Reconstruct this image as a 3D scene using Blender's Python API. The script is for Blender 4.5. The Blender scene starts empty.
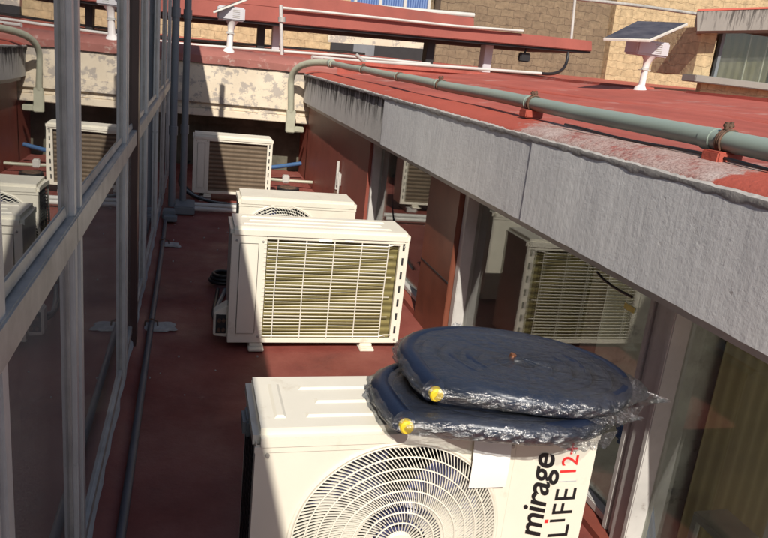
import bpy, bmesh, math, random
from mathutils import Vector, Matrix
random.seed(4)
S = bpy.context.scene
C = S.collection
PI = math.pi

# ------------------------------------------------------------------ camera model
CX, CY = 384.0, 269.0
VD = (112.0, 2760.0)
V1 = (196.0, 44.0)
CH = 1.3228
_a = Vector((VD[0]-CX, -(VD[1]-CY), 0)); _b = Vector((V1[0]-CX, -(V1[1]-CY), 0))
F = math.sqrt(-_a.dot(_b))
_dn = Vector((_a.x, _a.y, -F)).normalized(); _Y = Vector((_b.x, _b.y, -F)).normalized()
_Z = -_dn; _X = _Y.cross(_Z)
R = Matrix((_X, _Y, _Z))
def at(u, v, axis, val):
    d = R @ Vector((u-CX, -(v-CY), -F)); o = Vector((0, 0, CH))
    return o + d*((val-o[axis])/d[axis])

cd = bpy.data.cameras.new('camera'); cam = bpy.data.objects.new('camera', cd); C.objects.link(cam)
cd.sensor_width = 36; cd.lens = F/768*36; cd.clip_start = .02; cd.clip_end = 500
cam.matrix_world = Matrix.Translation((0, 0, CH)) @ R.to_4x4()
S.camera = cam

# ------------------------------------------------------------------ materials
def nm(name):
    m = bpy.data.materials.new(name); m.use_nodes = True
    return m, m.node_tree.nodes, m.node_tree.links, m.node_tree.nodes['Principled BSDF']
def ramp(N, stops):
    r = N.new('ShaderNodeValToRGB'); e = r.color_ramp.elements
    while len(e) < len(stops): e.new(.5)
    for i, (p, c) in enumerate(stops):
        e[i].position = p; e[i].color = (*c, 1) if len(c) == 3 else c
    return r
def coords(N, L, scale=(1, 1, 1), obj=True):
    t = N.new('ShaderNodeTexCoord'); g = N.new('ShaderNodeNewGeometry'); mp = N.new('ShaderNodeMapping')
    mp.inputs['Scale'].default_value = scale
    L.new(t.outputs['Object'] if obj else g.outputs['Position'], mp.inputs['Vector'])
    return mp.outputs['Vector']
def noise(N, L, vec, scale, detail=6, rough=.6):
    n = N.new('ShaderNodeTexNoise'); n.inputs['Scale'].default_value = scale
    n.inputs['Detail'].default_value = detail; n.inputs['Roughness'].default_value = rough
    L.new(vec, n.inputs['Vector']); return n.outputs['Fac']
def bump(N, L, fac, b, strength=.3, dist=.01, prev=None):
    u = N.new('ShaderNodeBump'); u.inputs['Strength'].default_value = strength; u.inputs['Distance'].default_value = dist
    L.new(fac, u.inputs['Height'])
    if prev: L.new(prev, u.inputs['Normal'])
    if b: L.new(u.outputs['Normal'], b.inputs['Normal'])
    return u.outputs['Normal']
def mixc(N, L, fac, a, b):
    m = N.new('ShaderNodeMix'); m.data_type = 'RGBA'
    if isinstance(fac, (int, float)): m.inputs[0].default_value = fac
    else: L.new(fac, m.inputs[0])
    for k, c in ((6, a), (7, b)):
        if isinstance(c, tuple): m.inputs[k].default_value = (*c, 1)
        else: L.new(c, m.inputs[k])
    return m.outputs[2]
def plain(name, col, rough=.5, metal=0, var=.12, vs=6, bs=0, bscale=80, spec=.5, dirt=None):
    m, N, L, b = nm(name)
    v = coords(N, L)
    n = noise(N, L, v, vs, 8, .65)
    dk = tuple(c*(1-var*1.6) for c in col); lt = tuple(min(1, c*(1+var)) for c in col)
    r = ramp(N, [(.3, dk), (.7, lt)]); L.new(n, r.inputs[0]); out = r.outputs[0]
    if dirt:
        n2 = noise(N, L, v, dirt[1], 10, .7); r2 = ramp(N, [(dirt[2], (0, 0, 0)), (dirt[2]+.12, (1, 1, 1))]); L.new(n2, r2.inputs[0])
        out = mixc(N, L, r2.outputs[0], out, dirt[0])
    L.new(out, b.inputs['Base Color'])
    b.inputs['Roughness'].default_value = rough; b.inputs['Metallic'].default_value = metal
    b.inputs['Specular IOR Level'].default_value = spec
    if bs: bump(N, L, noise(N, L, v, bscale, 6, .6), b, bs, .004)
    return m
M = {}
M['enamel'] = plain('cream_enamel', (.74, .70, .60), .35, var=.03, vs=5, bs=.03, bscale=200, dirt=((.60, .54, .43), 7, .60))
M['enamel_old'] = plain('aged_cream_enamel', (.70, .66, .56), .45, var=.05, vs=7, bs=.05, bscale=200, dirt=((.42, .36, .27), 12, .62))
M['grille_w'] = plain('grille_white', (.74, .71, .62), .4, var=.03)
M['dark'] = plain('dark_cavity', (.02, .02, .022), .7)
M['black_plastic'] = plain('black_plastic', (.018, .018, .02), .4)
M['fan'] = plain('fan_blade_plastic', (.055, .06, .14), .35, var=.08)
M['alu'] = plain('painted_aluminium', (.56, .55, .53), .38, .15, var=.1, vs=9, dirt=((.16, .16, .16), 14, .63), bs=.1, bscale=50)
M['alu_dark'] = plain('weathered_aluminium', (.43, .41, .38), .4, .2, var=.2, vs=12, dirt=((.42, .40, .36), 18, .62), bs=.15, bscale=60)
M['sillw'] = plain('grey_sill_paint', (.44, .46, .47), .7, var=.12, dirt=((.14, .12, .11), 16, .6), bs=.4, bscale=50)
M['alu_w'] = plain('bare_window_frame', (.52, .51, .49), .5, .1, var=.12, dirt=((.2, .17, .15), 20, .62))
M['pvc'] = plain('grey_green_pipe', (.27, .33, .29), .38, var=.06, vs=4, dirt=((.36, .35, .31), 22, .66))
M['pvc_grey'] = plain('grey_conduit', (.17, .19, .205), .45, var=.08)
M['pvc_white'] = plain('white_conduit', (.50, .49, .46), .5, var=.06, dirt=((.35, .3, .27), 8, .64))
M['beige_pipe'] = plain('beige_pipe', (.40, .40, .31), .45, var=.1, vs=9)
M['cable'] = plain('black_cable', (.012, .012, .014), .5)
M['rust'] = plain('rusty_steel', (.13, .075, .05), .8, .2, var=.35, vs=60)
M['foam'] = plain('dark_blue_foam', (.010, .016, .036), .3, var=.12, vs=30, bs=.1, bscale=120)
M['yellow'] = plain('yellow_plastic', (.78, .55, .03), .4, var=.05)
M['copper'] = plain('copper_tube', (.6, .25, .13), .3, .9)
M['paper'] = plain('white_paper', (.82, .80, .76), .8, var=.02)
M['cement'] = plain('cement_patch', (.42, .40, .38), .9, var=.2, vs=20, bs=.5, bscale=60)
M['blue_cable'] = plain('blue_cable', (.03, .22, .62), .4, var=.1)
M['blackpaint_shade'] = plain('black_paint_and_shade', (.015, .015, .017), .6)  # black paint, also used as painted shade under the canopy slab
M['brownpaint'] = plain('dark_brown_paint', (.075, .04, .035), .35)
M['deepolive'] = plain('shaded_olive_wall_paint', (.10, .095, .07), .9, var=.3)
M['panelbrown'] = plain('brown_red_panel_paint', (.17, .055, .032), .4, var=.2, vs=4, dirt=((.09, .035, .025), 6, .6))
M['dullblue'] = plain('dull_blue_hose', (.05, .12, .26), .5, var=.15)
M['darkconduit'] = plain('dark_dusty_conduit', (.085, .085, .10), .5, var=.15)
M['lampgrey'] = plain('lamp_housing', (.50, .49, .52), .45, var=.05)
M['lampw'] = plain('lamp_pole_paint', (.72, .68, .66), .45, var=.05)
M['panel_back'] = plain('panel_edge', (.7, .68, .62), .4)
M['ochre'] = plain('ochre_curtain', (.22, .17, .07), .9, var=.2)
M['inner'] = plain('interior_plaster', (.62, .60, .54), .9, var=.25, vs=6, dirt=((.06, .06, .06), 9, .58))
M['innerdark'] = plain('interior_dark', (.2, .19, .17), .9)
M['chairw'] = plain('interior_white_plastic', (.8, .78, .7), .5)
M['black_ink'] = plain('black_lettering', (.01, .01, .012), .4)
M['red_ink'] = plain('red_lettering', (.75, .03, .03), .4)
M['bluecurt'] = plain('blue_curtain', (.10, .17, .35), .8, var=.25, vs=14)
M['stickyellow'] = plain('yellow_sticker', (.95, .82, .2), .5, var=.03)

def red_paint(name, col=(.27, .06, .045), patch=(.42, .30, .27), lim=.6, scale=3, dark=(.11, .03, .028), bs=.5, rough=.75):
    m, N, L, b = nm(name); v = coords(N, L, obj=False)
    n = noise(N, L, v, scale, 10, .7)
    r = ramp(N, [(.25, dark), (.42, tuple(c*.85 for c in col)), (.58, col), (.75, tuple(c*1.15 for c in col))]); L.new(n, r.inputs[0])
    n2 = noise(N, L, v, scale*2.7, 12, .75); r2 = ramp(N, [(lim, (0, 0, 0)), (lim+.1, (1, 1, 1))]); L.new(n2, r2.inputs[0])
    c = mixc(N, L, r2.outputs[0], r.outputs[0], patch)
    n4 = noise(N, L, v, 90, 4, .6); r4 = ramp(N, [(.66, (0, 0, 0)), (.74, (1, 1, 1))]); L.new(n4, r4.inputs[0])
    c = mixc(N, L, r4.outputs[0], c, dark)
    L.new(c, b.inputs['Base Color']); b.inputs['Roughness'].default_value = rough
    n3 = noise(N, L, v, 45, 10, .7); bump(N, L, n3, b, bs, .006)
    return m
M['floor'] = red_paint('red_waterproofing_floor', (.215, .052, .040), (.27, .13, .10), .62, 2.2, (.12, .028, .024), .35)
def dusty(m):
    N, L = m.node_tree.nodes, m.node_tree.links; b = N['Principled BSDF']; src = b.inputs['Base Color'].links[0].from_socket
    v = coords(N, L, obj=False); n = noise(N, L, v, 1.1, 9, .72); rr = ramp(N, [(.45, (0, 0, 0)), (.78, (.30, .30, .30))]); L.new(n, rr.inputs[0])
    tw = N.new('ShaderNodeTexNoise'); tw.inputs['Scale'].default_value = 1.6; tw.inputs['Detail'].default_value = 2; tw.inputs['Distortion'].default_value = .8; L.new(v, tw.inputs['Vector'])
    rim = ramp(N, [(.50, (0, 0, 0)), (.52, (.05, .05, .05)), (.56, (0, 0, 0))]); L.new(tw.outputs['Fac'], rim.inputs[0])
    ad = N.new('ShaderNodeMath'); ad.operation = 'ADD'; L.new(rr.outputs[0], ad.inputs[0]); L.new(rim.outputs[0], ad.inputs[1])
    L.new(mixc(N, L, ad.outputs[0], src, (.30, .15, .115)), b.inputs['Base Color'])
    n2 = noise(N, L, v, 2.5, 6, .6); rg = ramp(N, [(.35, (.5,)*3), (.65, (.85,)*3)]); L.new(n2, rg.inputs[0]); L.new(rg.outputs[0], b.inputs['Roughness'])
dusty(M['floor'])
M['red_roof'] = red_paint('red_roof_paint', (.38, .085, .06), (.42, .22, .19), .56, .9, (.21, .055, .045), .5)
def streak(m):
    N, L = m.node_tree.nodes, m.node_tree.links; b = N['Principled BSDF']; src = b.inputs['Base Color'].links[0].from_socket
    n = noise(N, L, coords(N, L, (2.2, .22, 1), False), 3, 8, .6); rr = ramp(N, [(.35, (.66, .62, .60)), (.5, (1, 1, 1)), (.62, (1.12, 1.2, 1.2)), (.7, (1.3, 1.7, 1.75))]); L.new(n, rr.inputs[0])
    mm = N.new('ShaderNodeMix'); mm.data_type = 'RGBA'; mm.blend_type = 'MULTIPLY'; mm.inputs[0].default_value = .6
    L.new(src, mm.inputs[6]); L.new(rr.outputs[0], mm.inputs[7]); L.new(mm.outputs[2], b.inputs['Base Color'])
streak(M['red_roof'])
M['red_kerb'] = red_paint('red_kerb_paint', (.42, .085, .055), (.50, .40, .37), .64, .75, (.24, .06, .05), .8, .7)
def kerb_zone():
    m = M['red_kerb'].copy(); m.name = 'red_kerb_with_bare_cement'; N, L = m.node_tree.nodes, m.node_tree.links; b = N['Principled BSDF']
    src = b.inputs['Base Color'].links[0].from_socket; v = coords(N, L, obj=False)
    sp = N.new('ShaderNodeSeparateXYZ'); L.new(v, sp.inputs[0]); y = sp.outputs[1]
    def mth(op, a, c):
        q = N.new('ShaderNodeMath'); q.operation = op
        for i, t in enumerate((a, c)):
            if isinstance(t, (int, float)): q.inputs[i].default_value = t
            else: L.new(t, q.inputs[i])
        return q.outputs[0]
    n1 = noise(N, L, v, 5, 8, .7); n2 = noise(N, L, v, 28, 8, .75)
    wob_ = mth('ADD', mth('MULTIPLY', n1, .6), mth('MULTIPLY', n2, .25))
    d = mth('ABSOLUTE', mth('SUBTRACT', y, 1.92), 0); d = mth('ADD', mth('SUBTRACT', .58, d), mth('SUBTRACT', wob_, .42))
    rr = ramp(N, [(.0, (0, 0, 0)), (.05, (1, 1, 1))]); L.new(d, rr.inputs[0])
    n3 = noise(N, L, v, 7, 10, .75); r3 = ramp(N, [(.38, (.36, .12, .10)), (.45, (.44, .30, .27)), (.68, (.56, .47, .44))]); L.new(n3, r3.inputs[0])
    n4 = noise(N, L, v, 150, 6, .8); r4 = ramp(N, [(.42, (.25, .14, .13)), (.55, (1, 1, 1))]); L.new(n4, r4.inputs[0])
    mm = N.new('ShaderNodeMix'); mm.data_type = 'RGBA'; mm.blend_type = 'MULTIPLY'; mm.inputs[0].default_value = .6
    L.new(r3.outputs[0], mm.inputs[6]); L.new(r4.outputs[0], mm.inputs[7])
    L.new(mixc(N, L, rr.outputs[0], src, mm.outputs[2]), b.inputs['Base Color'])
    return m
M['kerb_zone'] = kerb_zone()
M['red_wall'] = red_paint('red_brown_wall_paint', (.25, .066, .045), (.16, .05, .04), .68, 2.0, (.15, .04, .03), .15, .5)
M['red_beam'] = red_paint('faded_red_slab_paint', (.31, .085, .065), (.38, .2, .17), .66, 1.2, (.2, .07, .06), .3)
M['coping'] = red_paint('faded_red_coping_paint', (.30, .11, .09), (.42, .30, .26), .58, 3, (.16, .07, .06), .4)

def stucco():
    m, N, L, b = nm('grey_trowelled_plaster'); v = coords(N, L, obj=False)
    n = noise(N, L, v, 1.6, 8, .6); r = ramp(N, [(.3, (.69, .685, .69)), (.7, (.82, .815, .81))]); L.new(n, r.inputs[0])
    vs = coords(N, L, (1, 7, .8), False); n2 = noise(N, L, vs, 7, 8, .65)
    r2 = ramp(N, [(.42, (.88, .88, .88)), (.6, (1.05, 1.05, 1.05))]); L.new(n2, r2.inputs[0])
    mm = N.new('ShaderNodeMix'); mm.data_type = 'RGBA'; mm.blend_type = 'MULTIPLY'; mm.inputs[0].default_value = .8
    L.new(r.outputs[0], mm.inputs[6]); L.new(r2.outputs[0], mm.inputs[7]); L.new(mm.outputs[2], b.inputs['Base Color'])
    b.inputs['Roughness'].default_value = .85
    p = bump(N, L, n2, None, .3, .003); vv = coords(N, L, (1, 1, 1.3), False)
    p = bump(N, L, noise(N, L, vv, 32, 10, .72), None, .38, .005, p)
    q = N.new('ShaderNodeTexVoronoi'); q.inputs['Scale'].default_value = 17; L.new(vv, q.inputs['Vector'])
    rr = ramp(N, [(.0, (0, 0, 0)), (.13, (1, 1, 1))]); L.new(q.outputs['Distance'], rr.inputs[0])
    p = bump(N, L, rr.outputs[0], None, .14, .003, p)
    # hairline cracks and small chips
    ck = N.new('ShaderNodeTexVoronoi'); ck.feature = 'DISTANCE_TO_EDGE'; ck.inputs['Scale'].default_value = 2.1
    wv = N.new('ShaderNodeVectorMath'); wv.operation = 'MULTIPLY_ADD'; wv.inputs[1].default_value = (.25, .25, .25); nz = N.new('ShaderNodeTexNoise'); nz.inputs['Scale'].default_value = 9; nz.inputs['Detail'].default_value = 6
    L.new(vv, nz.inputs['Vector']); L.new(nz.outputs['Color'], wv.inputs[0]); L.new(vv, wv.inputs[2]); L.new(wv.outputs[0], ck.inputs['Vector'])
    cr = ramp(N, [(.0, (0, 0, 0)), (.0035, (1, 1, 1))]); L.new(ck.outputs['Distance'], cr.inputs[0])
    gate = noise(N, L, vv, 1.7, 2, .5); gr = ramp(N, [(.36, (0, 0, 0)), (.40, (1, 1, 1))]); inv_ = N.new('ShaderNodeMath'); inv_.operation = 'SUBTRACT'; inv_.inputs[0].default_value = 1; L.new(gate, inv_.inputs[1]); L.new(inv_.outputs[0], gr.inputs[0])
    mxx = N.new('ShaderNodeMath'); mxx.operation = 'MAXIMUM'; L.new(cr.outputs[0], mxx.inputs[0]); L.new(gr.outputs[0], mxx.inputs[1])
    chip = noise(N, L, vv, 11, 6, .7); cp = ramp(N, [(.27, (0, 0, 0)), (.30, (1, 1, 1))]); L.new(chip, cp.inputs[0])
    mn = N.new('ShaderNodeMath'); mn.operation = 'MINIMUM'; L.new(mxx.outputs[0], mn.inputs[0]); L.new(cp.outputs[0], mn.inputs[1])
    bump(N, L, mn.outputs[0], b, .3, .003, p)
    base = b.inputs['Base Color'].links[0].from_socket
    L.new(mixc(N, L, mn.outputs[0], (.50, .48, .47), base), b.inputs['Base Color'])
    return m
M['stucco'] = stucco()
def old_conc(name, base, streak, sc=(1, 9, 1.0), lim=.47, z0=.86, z1=1.13):
    m, N, L, b = nm(name); v = coords(N, L, obj=False)
    n = noise(N, L, v, 3, 8, .6); r = ramp(N, [(.3, tuple(c*.8 for c in base)), (.7, base)]); L.new(n, r.inputs[0])
    g = N.new('ShaderNodeNewGeometry'); sp = N.new('ShaderNodeSeparateXYZ'); L.new(g.outputs['Position'], sp.inputs[0])
    mr = N.new('ShaderNodeMapRange'); mr.inputs[1].default_value = z0; mr.inputs[2].default_value = z1; mr.inputs[3].default_value = -.16; mr.inputs[4].default_value = .14
    L.new(sp.outputs[2], mr.inputs[0])
    n2 = noise(N, L, coords(N, L, sc, False), 3.2, 10, .7)
    ad = N.new('ShaderNodeMath'); ad.operation = 'ADD'; L.new(n2, ad.inputs[0]); L.new(mr.outputs[0], ad.inputs[1])
    r2 = ramp(N, [(lim, (0, 0, 0)), (lim+.14, (1, 1, 1))]); L.new(ad.outputs[0], r2.inputs[0])
    L.new(mixc(N, L, r2.outputs[0], r.outputs[0], streak), b.inputs['Base Color']); b.inputs['Roughness'].default_value = .9
    bump(N, L, noise(N, L, v, 40, 8, .7), b, .5, .005)
    return m
M['oldconc'] = old_conc('weathered_streaked_concrete', (.62, .60, .57), (.05, .047, .043), lim=.47)
M['oldconc2'] = old_conc('streaked_grey_eave_concrete', (.27, .255, .23), (.055, .05, .045), (9, 1, 1.0), .50, 2.1, 2.7)
def peel():
    m, N, L, b = nm('peeling_cream_paint'); v = coords(N, L, (1, 1, 1.1), False)
    n = noise(N, L, v, 5.5, 12, .72); r = ramp(N, [(.515, (.69, .60, .47)), (.545, (.42, .375, .33))]); L.new(n, r.inputs[0])
    n2 = noise(N, L, v, 2, 6, .6); r2 = ramp(N, [(.3, (.82, .8, .78)), (.7, (1.05, 1.05, 1.05))]); L.new(n2, r2.inputs[0])
    mm = N.new('ShaderNodeMix'); mm.data_type = 'RGBA'; mm.blend_type = 'MULTIPLY'; mm.inputs[0].default_value = 1
    L.new(r.outputs[0], mm.inputs[6]); L.new(r2.outputs[0], mm.inputs[7]); L.new(mm.outputs[2], b.inputs['Base Color'])
    b.inputs['Roughness'].default_value = .85; bump(N, L, n, b, .4, .006)
    return m
M['peel'] = peel()
def stone(name, c1, c2, mort, tilt=0):
    m, N, L, b = nm(name); v = coords(N, L, obj=False)
    sw = N.new('ShaderNodeSeparateXYZ'); L.new(v, sw.inputs[0]); cb = N.new('ShaderNodeCombineXYZ'); L.new(sw.outputs[0], cb.inputs[0]); L.new(sw.outputs[2], cb.inputs[1])
    nn = N.new('ShaderNodeTexNoise'); nn.inputs['Scale'].default_value = 4; nn.inputs['Detail'].default_value = 5; L.new(v, nn.inputs['Vector'])
    mv = N.new('ShaderNodeVectorMath'); mv.operation = 'MULTIPLY_ADD'; mv.inputs[1].default_value = (.16, .16, .16)
    L.new(nn.outputs['Color'], mv.inputs[0]); L.new(cb.outputs[0], mv.inputs[2])
    br = N.new('ShaderNodeTexBrick'); br.inputs['Scale'].default_value = 1; br.inputs['Brick Width'].default_value = .30; br.inputs['Row Height'].default_value = .155
    br.inputs['Mortar Size'].default_value = .006; br.inputs['Mortar Smooth'].default_value = .6; br.inputs['Color1'].default_value = (*c1, 1); br.inputs['Color2'].default_value = (*c2, 1); br.inputs['Mortar'].default_value = (*mort, 1)
    L.new(mv.outputs[0], br.inputs['Vector'])
    n2 = noise(N, L, v, 9, 10, .7); r2 = ramp(N, [(.3, (.62, .62, .62)), (.7, (1.15, 1.15, 1.15))]); L.new(n2, r2.inputs[0])
    mm = N.new('ShaderNodeMix'); mm.data_type = 'RGBA'; mm.blend_type = 'MULTIPLY'; mm.inputs[0].default_value = 1
    L.new(br.outputs['Color'], mm.inputs[6]); L.new(r2.outputs[0], mm.inputs[7]); L.new(mm.outputs[2], b.inputs['Base Color'])
    b.inputs['Roughness'].default_value = .9
    inv = N.new('ShaderNodeMath'); inv.operation = 'SUBTRACT'; inv.inputs[0].default_value = 1; L.new(br.outputs['Fac'], inv.inputs[1])
    p = bump(N, L, inv.outputs[0], None, .7, .02); bump(N, L, n2, b, .6, .03, p)
    return m
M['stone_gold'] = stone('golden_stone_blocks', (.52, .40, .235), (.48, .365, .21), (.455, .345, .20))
M['stone_shade'] = stone('shade_brown_stone_blocks', (.235, .175, .11), (.19, .138, .088), (.165, .12, .08))  # darker stone colour standing in for a shadow on the middle wall

def glass(name, f0=.06, tint=(.75, .8, .78), rough=.0, dust=.09, dlo=.01):
    m, N, L, b = nm(name); N.remove(b); out = N['Material Output']
    lw = N.new('ShaderNodeLayerWeight'); lw.inputs[0].default_value = .5
    pw = N.new('ShaderNodeMath'); pw.operation = 'POWER'; pw.inputs[1].default_value = 5; L.new(lw.outputs['Facing'], pw.inputs[0])
    ma = N.new('ShaderNodeMath'); ma.operation = 'MULTIPLY_ADD'; ma.inputs[1].default_value = 1-f0; ma.inputs[2].default_value = f0; L.new(pw.outputs[0], ma.inputs[0])
    t = N.new('ShaderNodeBsdfTransparent'); t.inputs[0].default_value = (*tint, 1)
    g = N.new('ShaderNodeBsdfGlossy'); g.inputs['Roughness'].default_value = rough; g.inputs['Color'].default_value = (.95, .96, .97, 1)
    d = N.new('ShaderNodeBsdfDiffuse'); d.inputs[0].default_value = (.36, .36, .35, 1)
    v = coords(N, L, obj=False); n = noise(N, L, v, 3.5, 8, .7); r = ramp(N, [(.4, (dlo,)*3), (.8, (dust,)*3)]); L.new(n, r.inputs[0])
    m0 = N.new('ShaderNodeMixShader'); L.new(r.outputs[0], m0.inputs[0]); L.new(t.outputs[0], m0.inputs[1]); L.new(d.outputs[0], m0.inputs[2])
    mx = N.new('ShaderNodeMixShader'); L.new(ma.outputs[0], mx.inputs[0]); L.new(m0.outputs[0], mx.inputs[1]); L.new(g.outputs[0], mx.inputs[2])
    wn = noise(N, L, v, 2.2, 2, .4); bp = N.new('ShaderNodeBump'); bp.inputs['Strength'].default_value = .04; bp.inputs['Distance'].default_value = .02
    L.new(wn, bp.inputs['Height']); L.new(bp.outputs[0], g.inputs['Normal'])
    L.new(mx.outputs[0], out.inputs[0]); return m
M['glassL'] = glass('facade_glass', .30, (.42, .45, .45))
M['glassLow'] = glass('dusty_lower_facade_glass', .10, (.42, .43, .42), 0, .62, .42)
M['glassR'] = glass('window_glass', .08, (.86, .88, .84), 0, .16, .03)

def film():
    m, N, L, b = nm('clear_plastic_film'); N.remove(b); out = N['Material Output']
    v = coords(N, L, (1, 2.2, 1), False)
    n = noise(N, L, v, 22, 6, .6); n2 = noise(N, L, coords(N, L, (3, 1, 1), False), 60, 4, .6)
    q = N.new('ShaderNodeTexVoronoi'); q.feature = 'DISTANCE_TO_EDGE'; q.inputs['Scale'].default_value = 42; L.new(coords(N, L, (.7, 1.6, 1), False), q.inputs['Vector'])
    p = bump(N, L, n, None, 1.0, .013); p = bump(N, L, n2, None, .8, .003, p); p = bump(N, L, q.outputs['Distance'], None, .8, .006, p)
    ge = N.new('ShaderNodeNewGeometry'); sz = N.new('ShaderNodeSeparateXYZ'); L.new(ge.outputs['Normal'], sz.inputs[0])
    mr = N.new('ShaderNodeMapRange'); mr.inputs[1].default_value = .55; mr.inputs[2].default_value = .97; mr.inputs[3].default_value = 1; mr.inputs[4].default_value = .38; L.new(sz.outputs[2], mr.inputs[0])
    for nd in N:
        if nd.type == 'BUMP':
            ml = N.new('ShaderNodeMath'); ml.operation = 'MULTIPLY'; ml.inputs[1].default_value = nd.inputs['Strength'].default_value; L.new(mr.outputs[0], ml.inputs[0]); L.new(ml.outputs[0], nd.inputs['Strength'])
    t = N.new('ShaderNodeBsdfTransparent'); t.inputs[0].default_value = (.93, .95, .98, 1)
    g = N.new('ShaderNodeBsdfGlossy'); g.inputs['Roughness'].default_value = .2; L.new(p, g.inputs['Normal'])
    d = N.new('ShaderNodeBsdfDiffuse'); d.inputs[0].default_value = (.75, .78, .85, 1); L.new(p, d.inputs['Normal'])
    fr = N.new('ShaderNodeFresnel'); fr.inputs[0].default_value = 1.5; L.new(p, fr.inputs['Normal'])
    mf = N.new('ShaderNodeMath'); mf.operation = 'MULTIPLY_ADD'; mf.inputs[1].default_value = .5; mf.inputs[2].default_value = .16; L.new(fr.outputs[0], mf.inputs[0])
    m0 = N.new('ShaderNodeMixShader'); m0.inputs[0].default_value = .018; L.new(t.outputs[0], m0.inputs[1]); L.new(d.outputs[0], m0.inputs[2])
    mx = N.new('ShaderNodeMixShader'); L.new(mf.outputs[0], mx.inputs[0]); L.new(m0.outputs[0], mx.inputs[1]); L.new(g.outputs[0], mx.inputs[2])
    L.new(mx.outputs[0], out.inputs[0]); return m
M['film'] = film()
def coil(name, a, bcol, axis=0):
    m, N, L, b = nm(name); v = coords(N, L)
    w = N.new('ShaderNodeTexWave'); w.bands_direction = 'Z'; w.inputs['Scale'].default_value = 8.6; w.inputs['Distortion'].default_value = .25; L.new(v, w.inputs[0])
    n = noise(N, L, coords(N, L, (3, 3, .6)), 7, 8, .65)
    r = ramp(N, [(.3, a), (.7, bcol)]); L.new(n, r.inputs[0])
    c = mixc(N, L, w.outputs['Fac'], tuple(k*.55 for k in a), r.outputs[0]); L.new(c, b.inputs['Base Color'])
    b.inputs['Roughness'].default_value = .55; b.inputs['Metallic'].default_value = .25
    w2 = N.new('ShaderNodeTexWave'); w2.bands_direction = 'X'; w2.inputs['Scale'].default_value = 110; L.new(v, w2.inputs[0])
    p = bump(N, L, w2.outputs['Fac'], None, .4, .002); bump(N, L, w.outputs['Fac'], b, .4, .006, p)
    return m
M['coil_olive'] = coil('olive_fins', (.24, .205, .08), (.37, .32, .13))
M['coil_brown'] = coil('dusty_brown_fins', (.17, .125, .085), (.26, .20, .14))
def solar():
    m, N, L, b = nm('solar_cells'); b.inputs['Base Color'].default_value = (.05, .05, .065, 1)
    v = coords(N, L); n = noise(N, L, v, 8, 4); r = ramp(N, [(.3, (.035, .035, .05)), (.7, (.10, .095, .11))]); L.new(n, r.inputs[0]); L.new(r.outputs[0], b.inputs['Base Color'])
    b.inputs['Roughness'].default_value = .55; b.inputs['Specular IOR Level'].default_value = .25; return m
M['solar'] = solar()
def curtain(name, a, c, sc):
    m, N, L, b = nm(name); v = coords(N, L, obj=False); w = N.new('ShaderNodeTexWave'); w.bands_direction = 'X'; w.inputs['Scale'].default_value = sc; w.inputs['Distortion'].default_value = 1.5
    L.new(v, w.inputs[0]); r = ramp(N, [(.2, a), (.8, c)]); L.new(w.outputs['Fac'], r.inputs[0]); L.new(r.outputs[0], b.inputs['Base Color']); b.inputs['Roughness'].default_value = .9
    return m
M['cur_r'] = curtain('faded_curtain', (.09, .08, .05), (.17, .15, .10), 2.3)
M['cur_b'] = curtain('blue_curtain_folds', (.05, .1, .26), (.14, .22, .42), 6)
M['cur_o'] = plain('ochre_curtain_cloth', (.42, .34, .17), .9, var=.15, vs=3)

# ------------------------------------------------------------------ mesh helpers
BASE = {}
def obj(name, bm, mat, parent=None, smooth=40, bevel=0, local=False):
    if bevel:
        es = [e for e in bm.edges if len(e.link_faces) == 2 and e.calc_face_angle(0) > .6]
        bmesh.ops.bevel(bm, geom=es, offset=bevel, segments=2, affect='EDGES', clamp_overlap=True)
    off = Vector((0, 0, 0))
    if parent is not None:
        off = BASE[parent.name]
        if not local: bmesh.ops.translate(bm, verts=bm.verts, vec=-off)
    me = bpy.data.meshes.new(name); bm.normal_update(); bm.to_mesh(me); bm.free()
    if smooth:
        me.polygons.foreach_set('use_smooth', [True]*len(me.polygons)); me.set_sharp_from_angle(angle=math.radians(smooth))
    me.materials.append(M[mat]); o = bpy.data.objects.new(name, me); C.objects.link(o)
    if parent is not None: o.parent = parent
    BASE[o.name] = off
    return o
def thing(name, label, cat, loc=(0, 0, 0), group=None):
    o = bpy.data.objects.new(name, None); C.objects.link(o); o.location = loc; o.empty_display_size = .1
    BASE[o.name] = Vector(loc); o['label'] = label; o['category'] = cat
    if group: o['group'] = group
    return o
def tag(o, label, cat, group=None):
    o['label'] = label; o['category'] = cat
    if group: o['group'] = group
    return o
def struct(o): o['kind'] = 'structure'; return o
def B(): return bmesh.new()
def bx(bm, x0, x1, y0, y1, z0, z1):
    mt = Matrix.Translation(((x0+x1)/2, (y0+y1)/2, (z0+z1)/2)) @ Matrix.Diagonal((abs(x1-x0), abs(y1-y0), abs(z1-z0), 1))
    return bmesh.ops.create_cube(bm, size=1, matrix=mt)['verts']
def hexa(bm, pts):            # 8 points: bottom ring 4, top ring 4
    v = [bm.verts.new(p) for p in pts]
    for f in ((0, 3, 2, 1), (4, 5, 6, 7), (0, 1, 5, 4), (1, 2, 6, 5), (2, 3, 7, 6), (3, 0, 4, 7)): bm.faces.new([v[i] for i in f])
    bmesh.ops.recalc_face_normals(bm, faces=bm.faces)
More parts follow.
